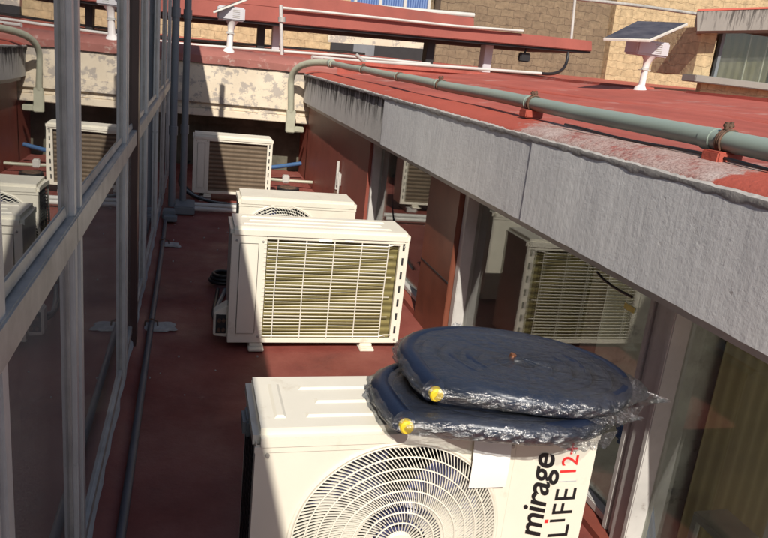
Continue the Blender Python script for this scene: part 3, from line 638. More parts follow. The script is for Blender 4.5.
def fan_unit(label, loc, w, d, h, cx, cz, r, text=False, ribs_n=150, rings=8, rotz=0, enamel='enamel'):
    T = thing('air_conditioner', label, 'air conditioner', loc, 'outdoor air conditioner units along the walkway'); T.rotation_euler.z = rotz
    z0 = .028
    # casing: front with hole, side, back
    bm = B(); inn = ring_face(bm, w, h-.03, cx, cz, r, 0)
    for v in bm.verts:
        if v.co.z < z0: v.co.z = z0
    bx(bm, w/2-.003, w/2, .0005, d, z0, h-.03); bx(bm, -w/2, -w/2+.003, .0005, .035, z0, h-.03)
    bx(bm, -w/2, w/2, .0005, d-.002, z0, z0+.02); bx(bm, -w/2, -w/2+.003, d-.03, d, z0, h-.03)
    # recessed lip round the fan
    n = len(inn); lip = [bm.verts.new((v.co.x+(cx-v.co.x)*.02, .014, v.co.z+(cz-v.co.z)*.02)) for v in inn]
    for k in range(n): bm.faces.new((inn[k], inn[(k+1) % n], lip[(k+1) % n], lip[k]))
    obj('casing', bm, enamel, T, local=True)
    bm = B()
    for k in range(1):
        tube(bm, [(cx+(r+.006)*math.cos(2*PI*j/96), -.001, cz+(r+.006)*math.sin(2*PI*j/96)) for j in range(96)], .005, 8, closed=True)
    bx(bm, -w/2-.002, w/2+.002, -.003, .001, h-.052, h-.038); obj('fan_surround', bm, enamel, T, local=True)
    # side coil louvres at the left side
    bm = B(); bx(bm, -w/2+.006, -w/2+.012, .036, d-.03, z0, h-.035); bx(bm, -w/2+.02, w/2-.02, d-.016, d-.01, z0, h-.03); obj('side_mesh_backing', bm, 'dark', T, local=True)
    bm = B(); k = z0+.012
    while k < h-.05:
        hexa(bm, [(-w/2-.001, .036, k), (-w/2+.005, .036, k), (-w/2+.005, d-.03, k), (-w/2-.001, d-.03, k), (-w/2-.001, .036, k+.005), (-w/2+.005, .036, k+.005), (-w/2+.005, d-.03, k+.005), (-w/2-.001, d-.03, k+.005)]); k += .0165
    for yy in lin(.05, d-.05, 5): bx(bm, -w/2-.003, -w/2-.001, yy-.003, yy+.003, z0, h-.04)
    obj('side_louvres', bm, 'black_plastic', T, local=True)
    # shroud + back
    bm = B(); a = []; b_ = []
    for j in range(64):
        t = 2*PI*j/64; a.append(bm.verts.new((cx+r*.985*math.cos(t), .0145, cz+r*.985*math.sin(t)))); b_.append(bm.verts.new((cx+r*.97*math.cos(t), .16, cz+r*.97*math.sin(t))))
    for j in range(64): bm.faces.new((a[j], a[(j+1) % 64], b_[(j+1) % 64], b_[j]))
    bm.faces.new(b_); obj('shroud', bm, 'dark', T, local=True)
    # fan
    bm = B()
    for kb in range(3):
        rows = []
        for i in range(9):
            rr = r*(.2+.72*i/8); row = []
            for j in range(9):
                ph = 2*PI*kb/3+(-.15-.25*i/8)+(1.15+.1*i/8)*j/8
                row.append(bm.verts.new((cx+rr*math.cos(ph), .035+.065*j/8, cz+rr*math.sin(ph))))
            rows.append(row)
        for i in range(8):
            for j in range(8): bm.faces.new((rows[i][j], rows[i+1][j], rows[i+1][j+1], rows[i][j+1]))
    tube(bm, [(cx, .03, cz), (cx, .10, cz)], [r*.2, r*.22], 28); obj('fan', bm, 'fan', T, local=True)
    # guard: rings + swept spokes
    bm = B(); radii = [r*(.13+.87*(k+1)/rings) for k in range(rings)]
    def depth(q): return -.004-.022*(1-(q/r)**2)
    for q in radii: tube(bm, [(cx+q*math.cos(2*PI*j/72), depth(q), cz+q*math.sin(2*PI*j/72)) for j in range(72)], .0021, 5, closed=True)
    for k in range(ribs_n):
        th = 2*PI*k/ribs_n; r0 = r*.42 if k % 2 else r*.13
        if k % 4 == 2: r0 = r*.27
        P_ = []
        m_ = 7
        for j in range(m_+1):
            q = r0+(r*.995-r0)*j/m_; ph = th+.75*(q/r)**1.1
            P_.append((q, ph))
        prev = None
        for (q, ph) in P_:
            c, s = math.cos(ph), math.sin(ph); px, pz = cx+q*c, cz+q*s; hw = .0012*(.45+.55*q/r)
            nx, nz = -s*hw, c*hw; dd = depth(q)
            rg = [bm.verts.new((px+nx, dd+.0005, pz+nz)), bm.verts.new((px-nx, dd+.0005, pz-nz)), bm.verts.new((px-nx, dd+.0045, pz-nz)), bm.verts.new((px+nx, dd+.0045, pz+nz))]
            if prev:
                for i in range(4): bm.faces.new((prev[i], prev[(i+1) % 4], rg[(i+1) % 4], rg[i]))
            prev = rg
    tube(bm, [(cx, depth(0)-.002, cz), (cx, depth(0)+.006, cz)], [r*.12, r*.14], 32)
    obj('fan_grille', bm, 'grille_w', T, local=True)
    obj('top_cover', cap_mesh(w, d, h), enamel, T, local=True, smooth=30)
    feet(T, w, d, enamel)
    return T
def text_mesh(body, size, shear=0, offset=0, spacing=1, extr=.0006):
    c = bpy.data.curves.new('txt', 'FONT'); c.body = body; c.size = size; c.shear = shear; c.offset = offset; c.space_character = spacing; c.extrude = extr; c.resolution_u = 6
    o = bpy.data.objects.new('txt', c); C.objects.link(o); bpy.context.view_layer.update()
    dg = bpy.context.evaluated_depsgraph_get(); me = bpy.data.meshes.new_from_object(o.evaluated_get(dg)); bpy.data.objects.remove(o)
    bm = B(); bm.from_mesh(me); bpy.data.meshes.remove(me)
    return bm
def put_text(bm, x, z, T, name, mat, y=-.0016):
    # text x axis -> up (local z), text y axis -> left (local -x), lying on the front face
    for v in bm.verts:
        a, b_, c_ = v.co; v.co = Vector((x-b_, y-c_, z+a))
    bmesh.ops.recalc_face_normals(bm, faces=bm.faces)
    return obj(name, bm, mat, T, smooth=0, local=True)

# unit 1 (nearest)
H1 = .56; W1 = .822; D1 = .27
U1 = fan_unit('nearest white air conditioner with round fan grille and lettering, wrapped tubing on its top', (.558, 1.352, 0), W1, D1, H1, -.075, .268, .246, ribs_n=150, rings=8)
obj('top_ribs', ribs_mesh(W1, D1, H1, [(-.30, -.12, .05, .075), (-.27, .05, .115, .14), (-.30, -.05, .185, .21), (-.37, -.34, .05, .22)]), 'enamel', U1, local=True, smooth=20)
bm = B(); bx(bm, -W1/2-.02, -W1/2+.02, .10, .17, H1-.075, H1-.03); obj('side_handle', bm, 'pvc_grey', U1, bevel=.008, local=True)
bm = B(); bx(bm, .195, .1965, -.001, .0, .03, .52); obj('panel_seam', bm, 'enamel_old', U1, local=True)
pl = at(471, 457, 1, 1.345)-Vector((.558, 1.352, 0)); pr = at(503, 484, 1, 1.345)-Vector((.558, 1.352, 0))
bm = B(); prev = None
for i in range(9):
    t = i/8; z = .525+(pr.z-.525)*t; y = -.012-.008*math.sin(t*2.5)
    rg = [bm.verts.new((pl.x, y, z)), bm.verts.new((pr.x, y-.002, z)), bm.verts.new((pr.x, y-.001, z)), bm.verts.new((pl.x, y+.001, z))]
    if prev:
        for k in range(4): bm.faces.new((prev[k], prev[(k+1) % 4], rg[(k+1) % 4], rg[k]))
    prev = rg
obj('paper_tag', bm, 'paper', U1, local=True)
# lettering positions from the photographed face
def f1(u, v):
    q = at(u, v, 1, 1.35)-Vector((.558, 1.352, 0)); return q.x, q.z
TXT = True
put_text(text_mesh('mirage', .090, .28, .0012, .95), .300, .240, U1, 'brand_lettering', 'black_ink')
put_text(text_mesh('L', .080), .377, .234, U1, 'letter', 'black_ink')
put_text(text_mesh('FE', .080, 0, 0, 1.05), .377, .300, U1, 'letters', 'black_ink')
bm = B(); bx(bm, .321, .362, -.0022, -.001, .283, .290); obj('letter_stem', bm, 'black_ink', U1, local=True, smooth=0)
put_text(text_mesh('12+', .062, 0, .0, .95), .365, .41, U1, 'number_lettering', 'red_ink')
bm = B(); bx(bm, .307, .316, -.0024, -.001, .282, .291); obj('letter_dot', bm, 'red_ink', U1, local=True)
bm = B(); bx(bm, .313, .372, -.0022, -.001, .3965, .3985); obj('divider_line', bm, 'sillw', U1, local=True)

def coil_unit(label, loc, w, d, h, left, enamel, coilmat, nwire=28, valve=True, rotz=0, wires=True):
    T = thing('air_conditioner', label, 'air conditioner', loc, 'outdoor air conditioner units along the walkway'); T.rotation_euler.z = rotz
    z0 = .03; xl = -w/2+left; xr = w/2-.045; zt = h-.055; zb = z0+.022
    bm = B()
    bx(bm, -w/2, xl, 0, d, z0, h-.03)                       # solid side part
    bx(bm, xr+.025, w/2, 0, .022, z0, h-.03); bx(bm, xl, xr+.025, 0, .02, zt, h-.03); bx(bm, xl, xr+.025, .0, .02, z0, zb)
    bx(bm, w/2-.004, w/2, .022, d, z0, h-.03); bx(bm, xl, w/2-.004, d-.004, d, z0, h-.03); bx(bm, xl, w/2-.004, .02, d-.004, z0, z0+.01)
    obj('casing', bm, enamel, T, local=True, bevel=.003)
    # corner post with slots
    bm = B(); bx(bm, xr, xr+.0248, .001, .02, zb, zt); obj('corner_post', bm, enamel, T, local=True)
    bm = B(); n = 7
    for i in range(n):
        z = zb+.03+(zt-zb-.06)*i/(n-1)-.0; bx(bm, w/2-.030, w/2-.020, -.0012, .0, z, z+.035)
    obj('vent_slots', bm, 'dark', T, local=True, smooth=0)
    bm = B(); bx(bm, xl+.001, xr-.001, .026, .05, zb-.01, zt+.01); obj('coil', bm, coilmat, T, local=True, smooth=0)
    if wires:
        bm = B()
        for i in range(nwire):
            z = zb+.012+(zt-zb-.024)*i/(nwire-1); tube(bm, [(xl+.004, .004, z), ((xl+xr)/2, .004+random.uniform(-.002, .002), z+random.uniform(-.0015, .0015)), (xr-.004-(.05 if i % 6 else .02), .004, z)], .0019, 5)
        for k, x in enumerate(lin(xl+.045, xr-.055, 4)): tube(bm, [(x, .001, zb), (x+random.uniform(-.003, .003), .001, (zb+zt)/2), (x+.004, .001, zt)], .0028, 6)
        for zz in (zt-.012, zb+.012): tube(bm, [(xl+.0, .0, zz), (xr-.06, .0, zz), (xr-.03, -.004, zz+.01), (xr, -.004, zz+.01)], .0028, 6)
        obj('wire_guard', bm, 'grille_w', T, local=True)
    bm = B()
    for i in range(24):
        z = zb+(zt-zb)*i/23; bx(bm, xl-.012, xl-.001, -.0015, .0, z-.0015, z+.0015)
    obj('edge_notches', bm, 'enamel_old', T, local=True, smooth=0)
    # pressed panel on the solid part
    bm = B(); bx(bm, -w/2+.035, xl-.035, -.004, .001, z0+.045, h-.075); obj('pressed_panel', bm, enamel, T, local=True, bevel=.0035)
    obj('top_cover', cap_mesh(w, d, h), enamel, T, local=True, smooth=30)
    feet(T, w, d, enamel)
    if valve:
        bm = B(); hexa(bm, [(-w/2-.062, .035, .05), (-w/2, .03, .045), (-w/2, .11, .045), (-w/2-.062, .10, .05), (-w/2-.062, .035, .165), (-w/2, .03, .205), (-w/2, .11, .205), (-w/2-.062, .10, .165)])
        v_ = obj('valve_cover', bm, enamel, T, local=True, bevel=.005)
        bm = B(); bx(bm, -w/2-.052, -w/2-.006, .0275, .036, .065, .155); obj('valve_recess', bm, 'dark', v_, local=True)
        for zz in (.085, .13):
            for xx in (-w/2-.038, -w/2-.018): bm = B(); tube(bm, [(xx, .015, zz), (xx, .032, zz)], .0085, 10); obj('valve', bm, 'rust', v_, local=True)
    return T
U2 = coil_unit('white air conditioner turned back to front, its yellowish coil behind a wire guard, second nearest', (.585, 3.10, 0), .815, .265, .58, .155, 'enamel', 'coil_olive')
obj('top_ribs', ribs_mesh(.815, .265, .58, [(-.36, .33, .045, .07), (-.33, .30, .115, .135), (-.36, .33, .185, .205)]), 'enamel', U2, local=True, smooth=20)
bm = B(); bx(bm, -.02, .04, -.003, 0, .525, .537); obj('sticker', bm, 'paper', U2, local=True); bm = B(); bx(bm, .10, .14, -.003, 0, .528, .535); obj('sticker', bm, 'paper', U2, local=True)
U3 = fan_unit('small cream air conditioner with round fan, half hidden behind the unit with the wire guard', (.566, 3.80, 0), .635, .25, .575, -.085, .303, .232, ribs_n=90, rings=14, enamel='enamel_old')
U4 = coil_unit('farthest air conditioner, dusty brown coil with cream frame, below the cream parapet wall', (.345, 6.42, .04), .68, .25, .545, .135, 'enamel_old', 'coil_brown', nwire=34, valve=False, wires=False)
for T_, ww in ((U4, .68),):
    pass
for T_, pts in ((U1, ((-.385, .50), (.385, .50), (.185, .50), (.185, .06))), (U2, ((-.385, .515), (-.27, .515), (-.27, .06), (.385, .515), (.385, .05))), (U4, ((-.315, .49), (-.22, .49), (.325, .49)))):
    for (x_, z_) in pts:
        bm = B(); tube(bm, [(x_, .0, z_), (x_, -.0045, z_)], [.0055, .004], 10); obj('screw', bm, 'alu_dark', T_, local=True)
# blocks under the far unit
for k, x in enumerate((.12, .56)):
    bm = B(); bx(bm, x-.05, x+.05, 6.40, 6.70, -.005, .04); tag(obj('support_block', bm, 'cement', bevel=.006), ('small cement block under the left foot of the farthest air conditioner', 'small cement block under the right foot of the farthest air conditioner')[k], 'block', 'blocks under the farthest air conditioner')
# hoses beside unit 4
T = thing('refrigerant_hoses', 'black insulated hoses curling on the floor left of the farthest air conditioner', 'hoses', (.05, 6.3, 0))
for k in range(3):
    bm = B(); tube(bm, bez((-.03-.02*k, 6.55, .32-.05*k), (-.18, 6.35, .22-.04*k), (-.05, 6.2-.05*k, .03), (.30+.1*k, 6.22-.04*k, .03), 18), .014-.002*k, 10); obj('hose', bm, ('cable', 'pvc_grey', 'cable')[k], T)
T = thing('insulated_lines', 'grey insulated pipes running from the valve cover of the second air conditioner to the floor', 'pipes', (.1, 3.3, 0))
for k in range(2):
    bm = B(); tube(bm, bez((.155, 3.19+.02*k, .09+.03*k), (.10, 3.30, .07), (.13, 3.5, .02), (.16+.04*k, 3.90, .018), 16), .011, 10); obj('pipe', bm, ('cable', 'pvc_grey')[k], T)
# coil of dark pipe between unit 2 and 3, left
T = thing('hose_coil', 'black hose coiled on the floor beside the second air conditioner', 'hose', (.13, 3.95, 0))
bm = B(); P_ = []
for i in range(90):
    a = i*.21; r_ = .085-.0003*i; P_.append((.20+r_*math.cos(a), 4.05+r_*1.1*math.sin(a), .018+.0006*i))
tube(bm, P_, .011, 8); obj('hose', bm, 'cable', T)
# tap, blue hose and black ring at the far corner
T = thing('blue_hose', 'bright blue hose lying behind the farthest air conditioner', 'hose', (.9, 7.6, 0))
bm = B(); tube(bm, bez((.55, 7.75, .15), (.75, 7.6, .12), (.9, 7.75, .15), (1.15, 7.8, .19), 14), .022, 10); obj('hose', bm, 'dullblue', T)
T = thing('floor_drain', 'round black drain lid on the sunlit floor in the far corner', 'drain', (.93, 7.15, 0))
bm = B(); tube(bm, [(.93, 7.05, 0), (.93, 7.05, .05)], [.115, .11], 28); obj('lid', bm, 'black_plastic', T)
bm = B(); tube(bm, [(.93, 7.05, .05), (.93, 7.05, .056)], [.085, .08], 28); obj('ring', bm, 'rust', T)
T = thing('gas_pipe', 'yellowish pipe with a brass valve crossing behind the drain lid', 'pipe', (.9, 7.35, 0))
bm = B(); tube(bm, [(.65, 7.35, .075), (.93, 7.33, .07), (1.21, 7.3, .075)], .016, 10); obj('pipe', bm, 'beige_pipe', T)
bm = B(); bx(bm, .90, .97, 7.29, 7.36, .05, .13); obj('valve', bm, 'pvc_white', T, bevel=.01)

# ------------------------------------------------------------------ wrapped tubing packs
def hull(pts):
    pts = sorted(set(pts)); 
    def half(ps):
        o = []
        for p in ps:
            while len(o) > 1 and (o[-1][0]-o[-2][0])*(p[1]-o[-2][1])-(o[-1][1]-o[-2][1])*(p[0]-o[-2][0]) <= 0: o.pop()
            o.append(p)
        return o
    a = half(pts); b = half(pts[::-1]); return a[:-1]+b[:-1]
def pack(label, cx, cy, z, R0, squeeze, phi, tail, tilt, seed, tailang):
    T = thing('wrapped_tubing', label, 'tubing coil', (cx, cy, z), 'shrink wrapped tubing coils')
    T.rotation_euler = (tilt[0], tilt[1], 0)
    rnd = random.Random(seed)
    def ell(q, a):
        x, y = q*math.cos(a), q*squeeze*math.sin(a)
        return x*math.cos(phi)-y*math.sin(phi), x*math.sin(phi)+y*math.cos(phi)
    a0 = min((ell(1, i*PI/180)[0], i*PI/180) for i in range(360))[1]
    path = []; rad = []; x0, y0 = ell(R0, a0)
    for j in range(9): path.append(Vector((x0+.012*(1-j/8)**2, y0-tail*(1-j/8), 0))); rad.append(.027)
    turns = 5.1; n = 300
    for i in range(1, n+1):
        t = i/n; a = a0-2*PI*turns*t; k = min(1, t*turns)
        q = R0-.046*k-(R0-.046-.03)*max(0, (t*turns-1)/(turns-1)) if t*turns > 1 else R0-.046*k
        x, y = ell(q, a); path.append(Vector((x, y, -.002*k+.004*math.sin(a*2+seed)*k))); rad.append(.027-.003*k)
    bm = B(); tube(bm, path, rad, 16)
    obj('insulated_tube', bm, 'foam', T, local=True, smooth=60)
    e = path[0]; bm = B(); tube(bm, [e, e+Vector((0, -.024, 0))], .010, 12); obj('copper_end', bm, 'copper', T, local=True)
    bm = B(); tube(bm, [e+Vector((0, -.012, 0)), e+Vector((0, -.026, 0)), e+Vector((0, -.030, .0))], [.0155, .0155, .012], 14); obj('yellow_cap', bm, 'yellow', T, local=True)
    e2 = path[-1]; bm = B(); tube(bm, [e2, e2+Vector((.006, -.002, .028)), e2+Vector((.008, -.003, .036))], .008, 10); obj('copper_end', bm, 'copper', T, local=True)
    # film: closed skin over the hull of the coil, wrinkled
    rr = .036; pts = []
    for p in path[::2]:
        for k in range(8): pts.append((round(p.x+rr*math.cos(k*PI/4), 5), round(p.y+rr*math.sin(k*PI/4), 5)))
    tx, ty = ell(R0+.03, tailang-phi); pts.append((tx*1.05, ty*1.05))
    H = hull(pts); nu = 180
    def rayhit(a):
        dx, dy_ = math.cos(a), math.sin(a); best = 0
        for i in range(len(H)):
            (ax, ay), (bx_, by) = H[i], H[(i+1) % len(H)]; ex, ey = bx_-ax, by-ay; den = dx*ey-dy_*ex
            if abs(den) < 1e-9: continue
            t = (ax*ey-ay*ex)/den; u = (ax*dy_-ay*dx)/den
            if t > 0 and -1e-6 <= u <= 1+1e-6: best = max(best, t)
        return best
    rad_ = [rayhit(2*PI*i/nu) for i in range(nu)]
    rad_ = [sum(rad_[(i+k) % nu] for k in range(-2, 3))/5 for i in range(nu)]
    ph = [rnd.uniform(0, 6.28) for _ in range(12)]; rows = []; nv = 40; bm = B()
    for j in range(nv+1):
        t = j/nv; lat = -PI/2+PI*t; cl = max(0, math.cos(lat))**.30; row = []
        for i in range(nu):
            a = 2*PI*i/nu; edge = math.cos(lat)
            wr = .0024*math.sin(13*a+ph[0]+5*lat)+.0022*math.sin(29*a+ph[1]-7*lat)+.0014*math.sin(53*a+ph[2]+11*lat)+.0008*math.sin(83*a+ph[3]+23*lat)+rnd.uniform(-.0006, .0006)
            if lat > .3: wr *= .35
            k = rad_[i]*cl+wr*(.4+.9*edge)
            zz = math.sin(lat)*.031+wr*.6 if lat < 0 else math.sin(lat)*.029+wr*.5
            if lat > 0: zz -= .004*max(0, 1-cl*1.25)*3*(1 if cl > .3 else cl/.3)
            row.append(bm.verts.new((k*math.cos(a), k*math.sin(a), zz)))
        rows.append(row)
    for j in range(nv):
        for i in range(nu): bm.faces.new((rows[j][i], rows[j][(i+1) % nu], rows[j+1][(i+1) % nu], rows[j+1][i]))
    bmesh.ops.remove_doubles(bm, verts=bm.verts, dist=.0004)
    def flap(c, dirv, ln, wd, amp, taper=.75):
        c = Vector(c); dirv = Vector(dirv).normalized(); s_ = dirv.cross(Vector((0, 0, 1))).normalized(); g = []; K = 24; I = 26; p1, p2 = rnd.uniform(0, 6), rnd.uniform(0, 6)
        for i in range(I+1):
            q = i/I; rw = []
            for k in range(K+1):
                u = k/K-.5; lq = ln*q*(1+.10*math.sin(k*.9+p1)+.05*math.sin(k*2.2+p2))
                fold = math.sin(u*26+p1+q*1.5)*.6+math.sin(u*47+p2-q*2)*.35+math.sin(u*11+q*4)*.5
                rw.append(bm.verts.new(c+dirv*lq+s_*wd*u*(1-taper*q)+Vector((0, 0, amp*fold*(.35+.65*q)*(1-.4*q)+rnd.uniform(-.0008, .0008)-.006*q))))
            g.append(rw)
        for i in range(I):
            for k in range(K): bm.faces.new((g[i][k], g[i+1][k], g[i+1][k+1], g[i][k+1]))
    tx, ty = ell(R0-.005, tailang-phi)
    flap((tx, ty, -.004), (math.cos(tailang), math.sin(tailang)*.6, -.06), .095, .15, .009, .93)
    tx, ty = ell(R0+.01, PI/2+.25-phi); flap((tx, ty, .012), (.2, .6, .9), .022, .03, .005, .3)
    tx, ty = ell(R0, -PI/2+.55-phi); flap((tx, ty+.012, -.014), (.2, -1, -.45), .030, .20, .0025, .5)
    obj('plastic_film', bm, 'film', T, local=True, smooth=60)
    return T
pack('lower plastic wrapped coil of dark tubing, lying directly on the nearest air conditioner', .700, 1.398, .598, .268, .64, math.radians(-14), .14, (0, math.radians(1)), 3, math.radians(-12))
pack('upper plastic wrapped coil of dark tubing, stacked on top of the other coil', .772, 1.438, .656, .272, .70, math.radians(-16), .15, (math.radians(2), math.radians(2)), 7, math.radians(-22))

# ------------------------------------------------------------------ far roofscape
def slab_thing(name, label, cat, c, mat, part='slab', bevel=.01):
    T = thing(name, label, cat, c[0]); bm = B(); hexa(bm, c[1]); obj(part, bm, mat, T, bevel=bevel, smooth=0); return T
YB = 10.0
def P(u, v, y=YB): return at(u, v, 1, y)
# main red canopy slab
a0, a1 = P(120, 9), P(120, -9); b0, b1 = P(592, 51.5), P(592, 41)
T = thing('red_canopy', 'long faded red concrete canopy slab on columns above the far roof', 'canopy', (2.5, YB, 1.3))
dy = Vector((0, 2.2, .0))
bm = B(); hexa(bm, [a0, b0, b0+dy, a0+dy, a1, b1, b1+dy, a1+dy]); obj('slab', bm, 'red_beam', T, bevel=.01, smooth=0)
bm = B(); dn_ = Vector((0, 0, .03)); ins = Vector((0, .04, 0)); hexa(bm, [a0-dn_+ins, b0-dn_+ins, b0+dy-dn_-ins, a0+dy-dn_-ins, a0+ins-Vector((0, 0, .001)), b0+ins-Vector((0, 0, .001)), b0+dy-ins-Vector((0, 0, .001)), a0+dy-ins-Vector((0, 0, .001))]); obj('soffit_shade', bm, 'blackpaint_shade', T, smooth=0)  # black sheet added as painted shade under the slab
for (u0, u1, v0, v1, m_) in ((257, 266, 20, 51, 'blackpaint_shade'), (482, 494, 44, 72, 'lampgrey'), (425, 436, 38, 66, 'blackpaint_shade'), (272, 281, 22, 49, 'lampgrey')):  # black columns: dark paint also carries the shade below the slab
    q0 = P(u0, v1, YB+.35); q1 = P(u1, v0, YB+.35); bm = B(); bx(bm, q0.x, q1.x, YB+.35, YB+.55, zfar(q0.x, YB)-.02, q1.z+.12); obj('column', bm, m_, T, bevel=.006)
# upper slab
a0, a1 = P(120, -8, YB+.25), P(120, -30, YB+.25); b0, b1 = P(474, 28, YB+.25), P(474, 18, YB+.25)
T = thing('upper_red_slab', 'shorter red slab lying on the canopy, white pipe along its top', 'slab', (2, YB+.25, 1.8))
bm = B(); dy = Vector((0, 1, 0)); hexa(bm, [a0, b0, b0+dy, a0+dy, a1, b1, b1+dy, a1+dy]); obj('slab', bm, 'red_beam', T, bevel=.01, smooth=0)
conduit('white_pipe', [P(200, -8, YB+.3), P(280, -1, YB+.3), P(390, 8.5, YB+.3), P(474, 15.5, YB+.3)], .035, 'pvc_white', 'thick white pipe along the top of the upper red slab')
conduit('white_pipe', [P(283, 8, YB-.05), P(390, 19, YB-.05), P(455, 26, YB-.05), P(523, 31, YB-.05)], .018, 'pvc_white', 'thin white pipe fixed along the front of the red canopy')
T = thing('mast_pipe', 'upright galvanised pipe with a clamp in front of the red canopy, left part', 'pipe', P(282, 56, 9))
bm = B(); tube(bm, [P(282, 57, 9), P(281.5, 30, 9), P(281, 5, 9)], .022, 10); obj('pipe', bm, 'alu_w', T)
bm = B(); tube(bm, [P(282, 22, 9), P(282, 17, 9)], .045, 10); obj('clamp', bm, 'alu_dark', T)
conduit('thin_pipe', [P(571, 40, YB+.3), P(575, -2, YB+.3), P(576, -14, YB+.3)], .02, 'pvc_white', 'thin white upright pipe rising from the right end of the canopy')
conduit('flexible_conduit', bez(P(568, 52, 9.9), P(567, 68, 9.9), P(562, 76, 9.6), P(541, 73.5, 9.2), 14), .022, 'cable', 'black flexible conduit curving down from the right end of the canopy')
conduit('roof_conduit', [P(312, 57, 8.6), P(345, 60, 8.8), P(430, 65.5, 9), P(541, 73.5, 9.2)], .021, 'pvc_white', 'long white conduit on the roof running to the black flexible conduit', group='white conduits on the far roof')
conduit('roof_conduit', [P(150, 41.5, 9.3), P(250, 49, 9.3), P(345, 56, 9.3), P(430, 64, 9.3)], .018, 'pvc_white', 'white conduit on the far roof passing behind the left solar lamp', group='white conduits on the far roof')
conduit('roof_conduit', [P(150, 37, 11), P(250, 44.5, 11), P(345, 52, 11), P(365, 54, 11)], .018, 'pvc_white', 'thin white conduit on the far roof passing under the canopy between its columns', group='white conduits on the far roof')
conduit('bracket_rod', [P(356, 54.5, 8.5), P(369, 66, 8.5)], .022, 'alu_dark', 'short dark rod leaning on the roof pipe beyond the eave', 'rod')
T = thing('spotlight', 'small black floodlight hanging under the canopy beside the grey column', 'floodlight', P(524, 54))
bm = B(); q = P(524, 57, YB+.2); bx(bm, q.x-.08, q.x+.08, q.y-.05, q.y+.05, q.z-.07, q.z+.06); obj('housing', bm, 'blackpaint_shade', T, bevel=.015)
bm = B(); tube(bm, [q+Vector((0, 0, .05)), q+Vector((.02, 0, .14))], .015, 8); obj('bracket', bm, 'blackpaint_shade', T)
# buildings behind
YS = 15
def wallbox(u0, u1, y, z1, mat, T, name='wall', z0=1.0, th=.4):
    x0 = P(u0, 60, y).x; x1 = P(u1, 80, y).x; bm = B(); bx(bm, x0, x1, y, y+th, z0, z1); return obj(name, bm, mat, T, smooth=0)
T = thing('shade_brown_stone_building', 'stone block building in painted brown shade behind the canopy with a blue curtained window', 'building', P(500, 75, YS))
wallbox(434, 606, YS, 6.5, 'stone_shade', T); wallbox(345, 433.5, YS+.6, 6.5, 'stone_shade', T)  # shadowed part of the wall, its shade put into the stone colour
q0, q1 = P(330, 14, YS+.3), P(434, -26, YS+.3)
bm = B(); bx(bm, q0.x, q1.x, YS+.45, YS+.5, q0.z-.15, q1.z+.6); wn_ = obj('window', bm, 'cur_b', T, smooth=0)
bm = B()
for x in lin(q0.x, q1.x, 4): bx(bm, x-.03, x+.03, YS+.38, YS+.44, q0.z-.15, q1.z+.6)
bx(bm, q0.x, q1.x, YS+.36, YS+.45, q0.z-.15, q0.z-.08); obj('frame', bm, 'pvc_white', wn_, smooth=0)
bm = B(); q0, q1 = P(328, 45, YS-2), P(424, 36, YS-2); hexa(bm, [P(328, 42, YS-2), P(426, 49, YS-2), P(426, 49, YS-1), P(328, 42, YS-1), P(328, 35, YS-2), P(426, 41, YS-2), P(426, 41, YS-1), P(328, 35, YS-1)]); obj('porch_slab', bm, 'peel', T, smooth=0)
bm = B(); x0 = P(330, 60, YS+.2).x; x1 = P(433, 60, YS+.2).x; bx(bm, x0, x1, YS+.15, YS+.3, 1.2, 1.95); obj('doorway', bm, 'dark', T, smooth=0)
bm = B(); x0 = P(353, 60, YS).x; x1 = P(374, 60, YS).x; bx(bm, x0, x1, YS+.05, YS+.14, 1.2, 1.80); obj('door_panel', bm, 'pvc_grey', T, smooth=0)
T = thing('left_golden_building', 'golden stone wall seen below the red canopy on the left', 'building', P(230, 40, YS+1))
wallbox(20, 344, YS+.4, 6.0, 'stone_gold', T)
T = thing('golden_stone_building', 'sunlit golden stone block building behind the right solar lamp', 'building', P(660, 80, YS))
x0 = P(606.5, 60, YS-.2).x; bm = B(); hexa(bm, [(x0+.05, YS-.2, 1), (22, YS-.2, 1), (22, YS+.3, 1), (x0+.05, YS+.3, 1), (x0-.1, YS-.2, 6.5), (22, YS-.2, 6.5), (22, YS+.3, 6.5), (x0-.1, YS+.3, 6.5)]); obj('wall', bm, 'stone_gold', T, smooth=0)
conduit('overhead_pipe', [P(560, -3, 12), P(640, 6, 12), P(697, 14, 12)], .03, 'alu_dark', 'grey pipe running across the golden wall to the small eave at upper right')
# right house
YR = 9.0
T = thing('window_house', 'small house at upper right with streaked grey eave and a curtained window', 'house', P(730, 95, YR))
def PR(u, v, y=YR): return at(u, v, 1, y)
e0, e1, f0, f1_ = PR(697, 31), PR(697, 11.5), PR(830, 29), PR(830, 7)
dy = Vector((1.17, 1.6, 0)); bm = B(); hexa(bm, [e0, f0, f0+dy, e0+dy, e1, f1_, f1_+dy, e1+dy]); ev = obj('eave', bm, 'oldconc2', T, smooth=0)
bm = B(); up = Vector((0, 0, .03)); hexa(bm, [e1+Vector((-.01, -.01, .003)), f1_+Vector((0, -.01, .003)), f1_+dy, e1+dy, e1+up, f1_+up, f1_+dy+up, e1+dy+up]); obj('roof', bm, 'red_kerb', T, smooth=0)
q = PR(716, 76, YR+.35); s0, s1 = PR(700, 76, YR+.25), PR(830, 87, YR+.25)
bm = B(); bx(bm, PR(700, 40, YR+.35).x, PR(716, 40, YR+.35).x, YR+.35, YR+1.4, q.z-.02, e0.z+.1); bx(bm, PR(700, 90, YR+.35).x, 12, YR+.35, YR+.45, 1.1, q.z-.08)
obj('wall', bm, 'stone_gold', T, smooth=0)
bm = B(); bx(bm, PR(694, 80, YR+.2).x, 12, YR+.18, YR+.5, q.z-.12, q.z-.02); obj('window_sill', bm, 'oldconc2', T, bevel=.01)
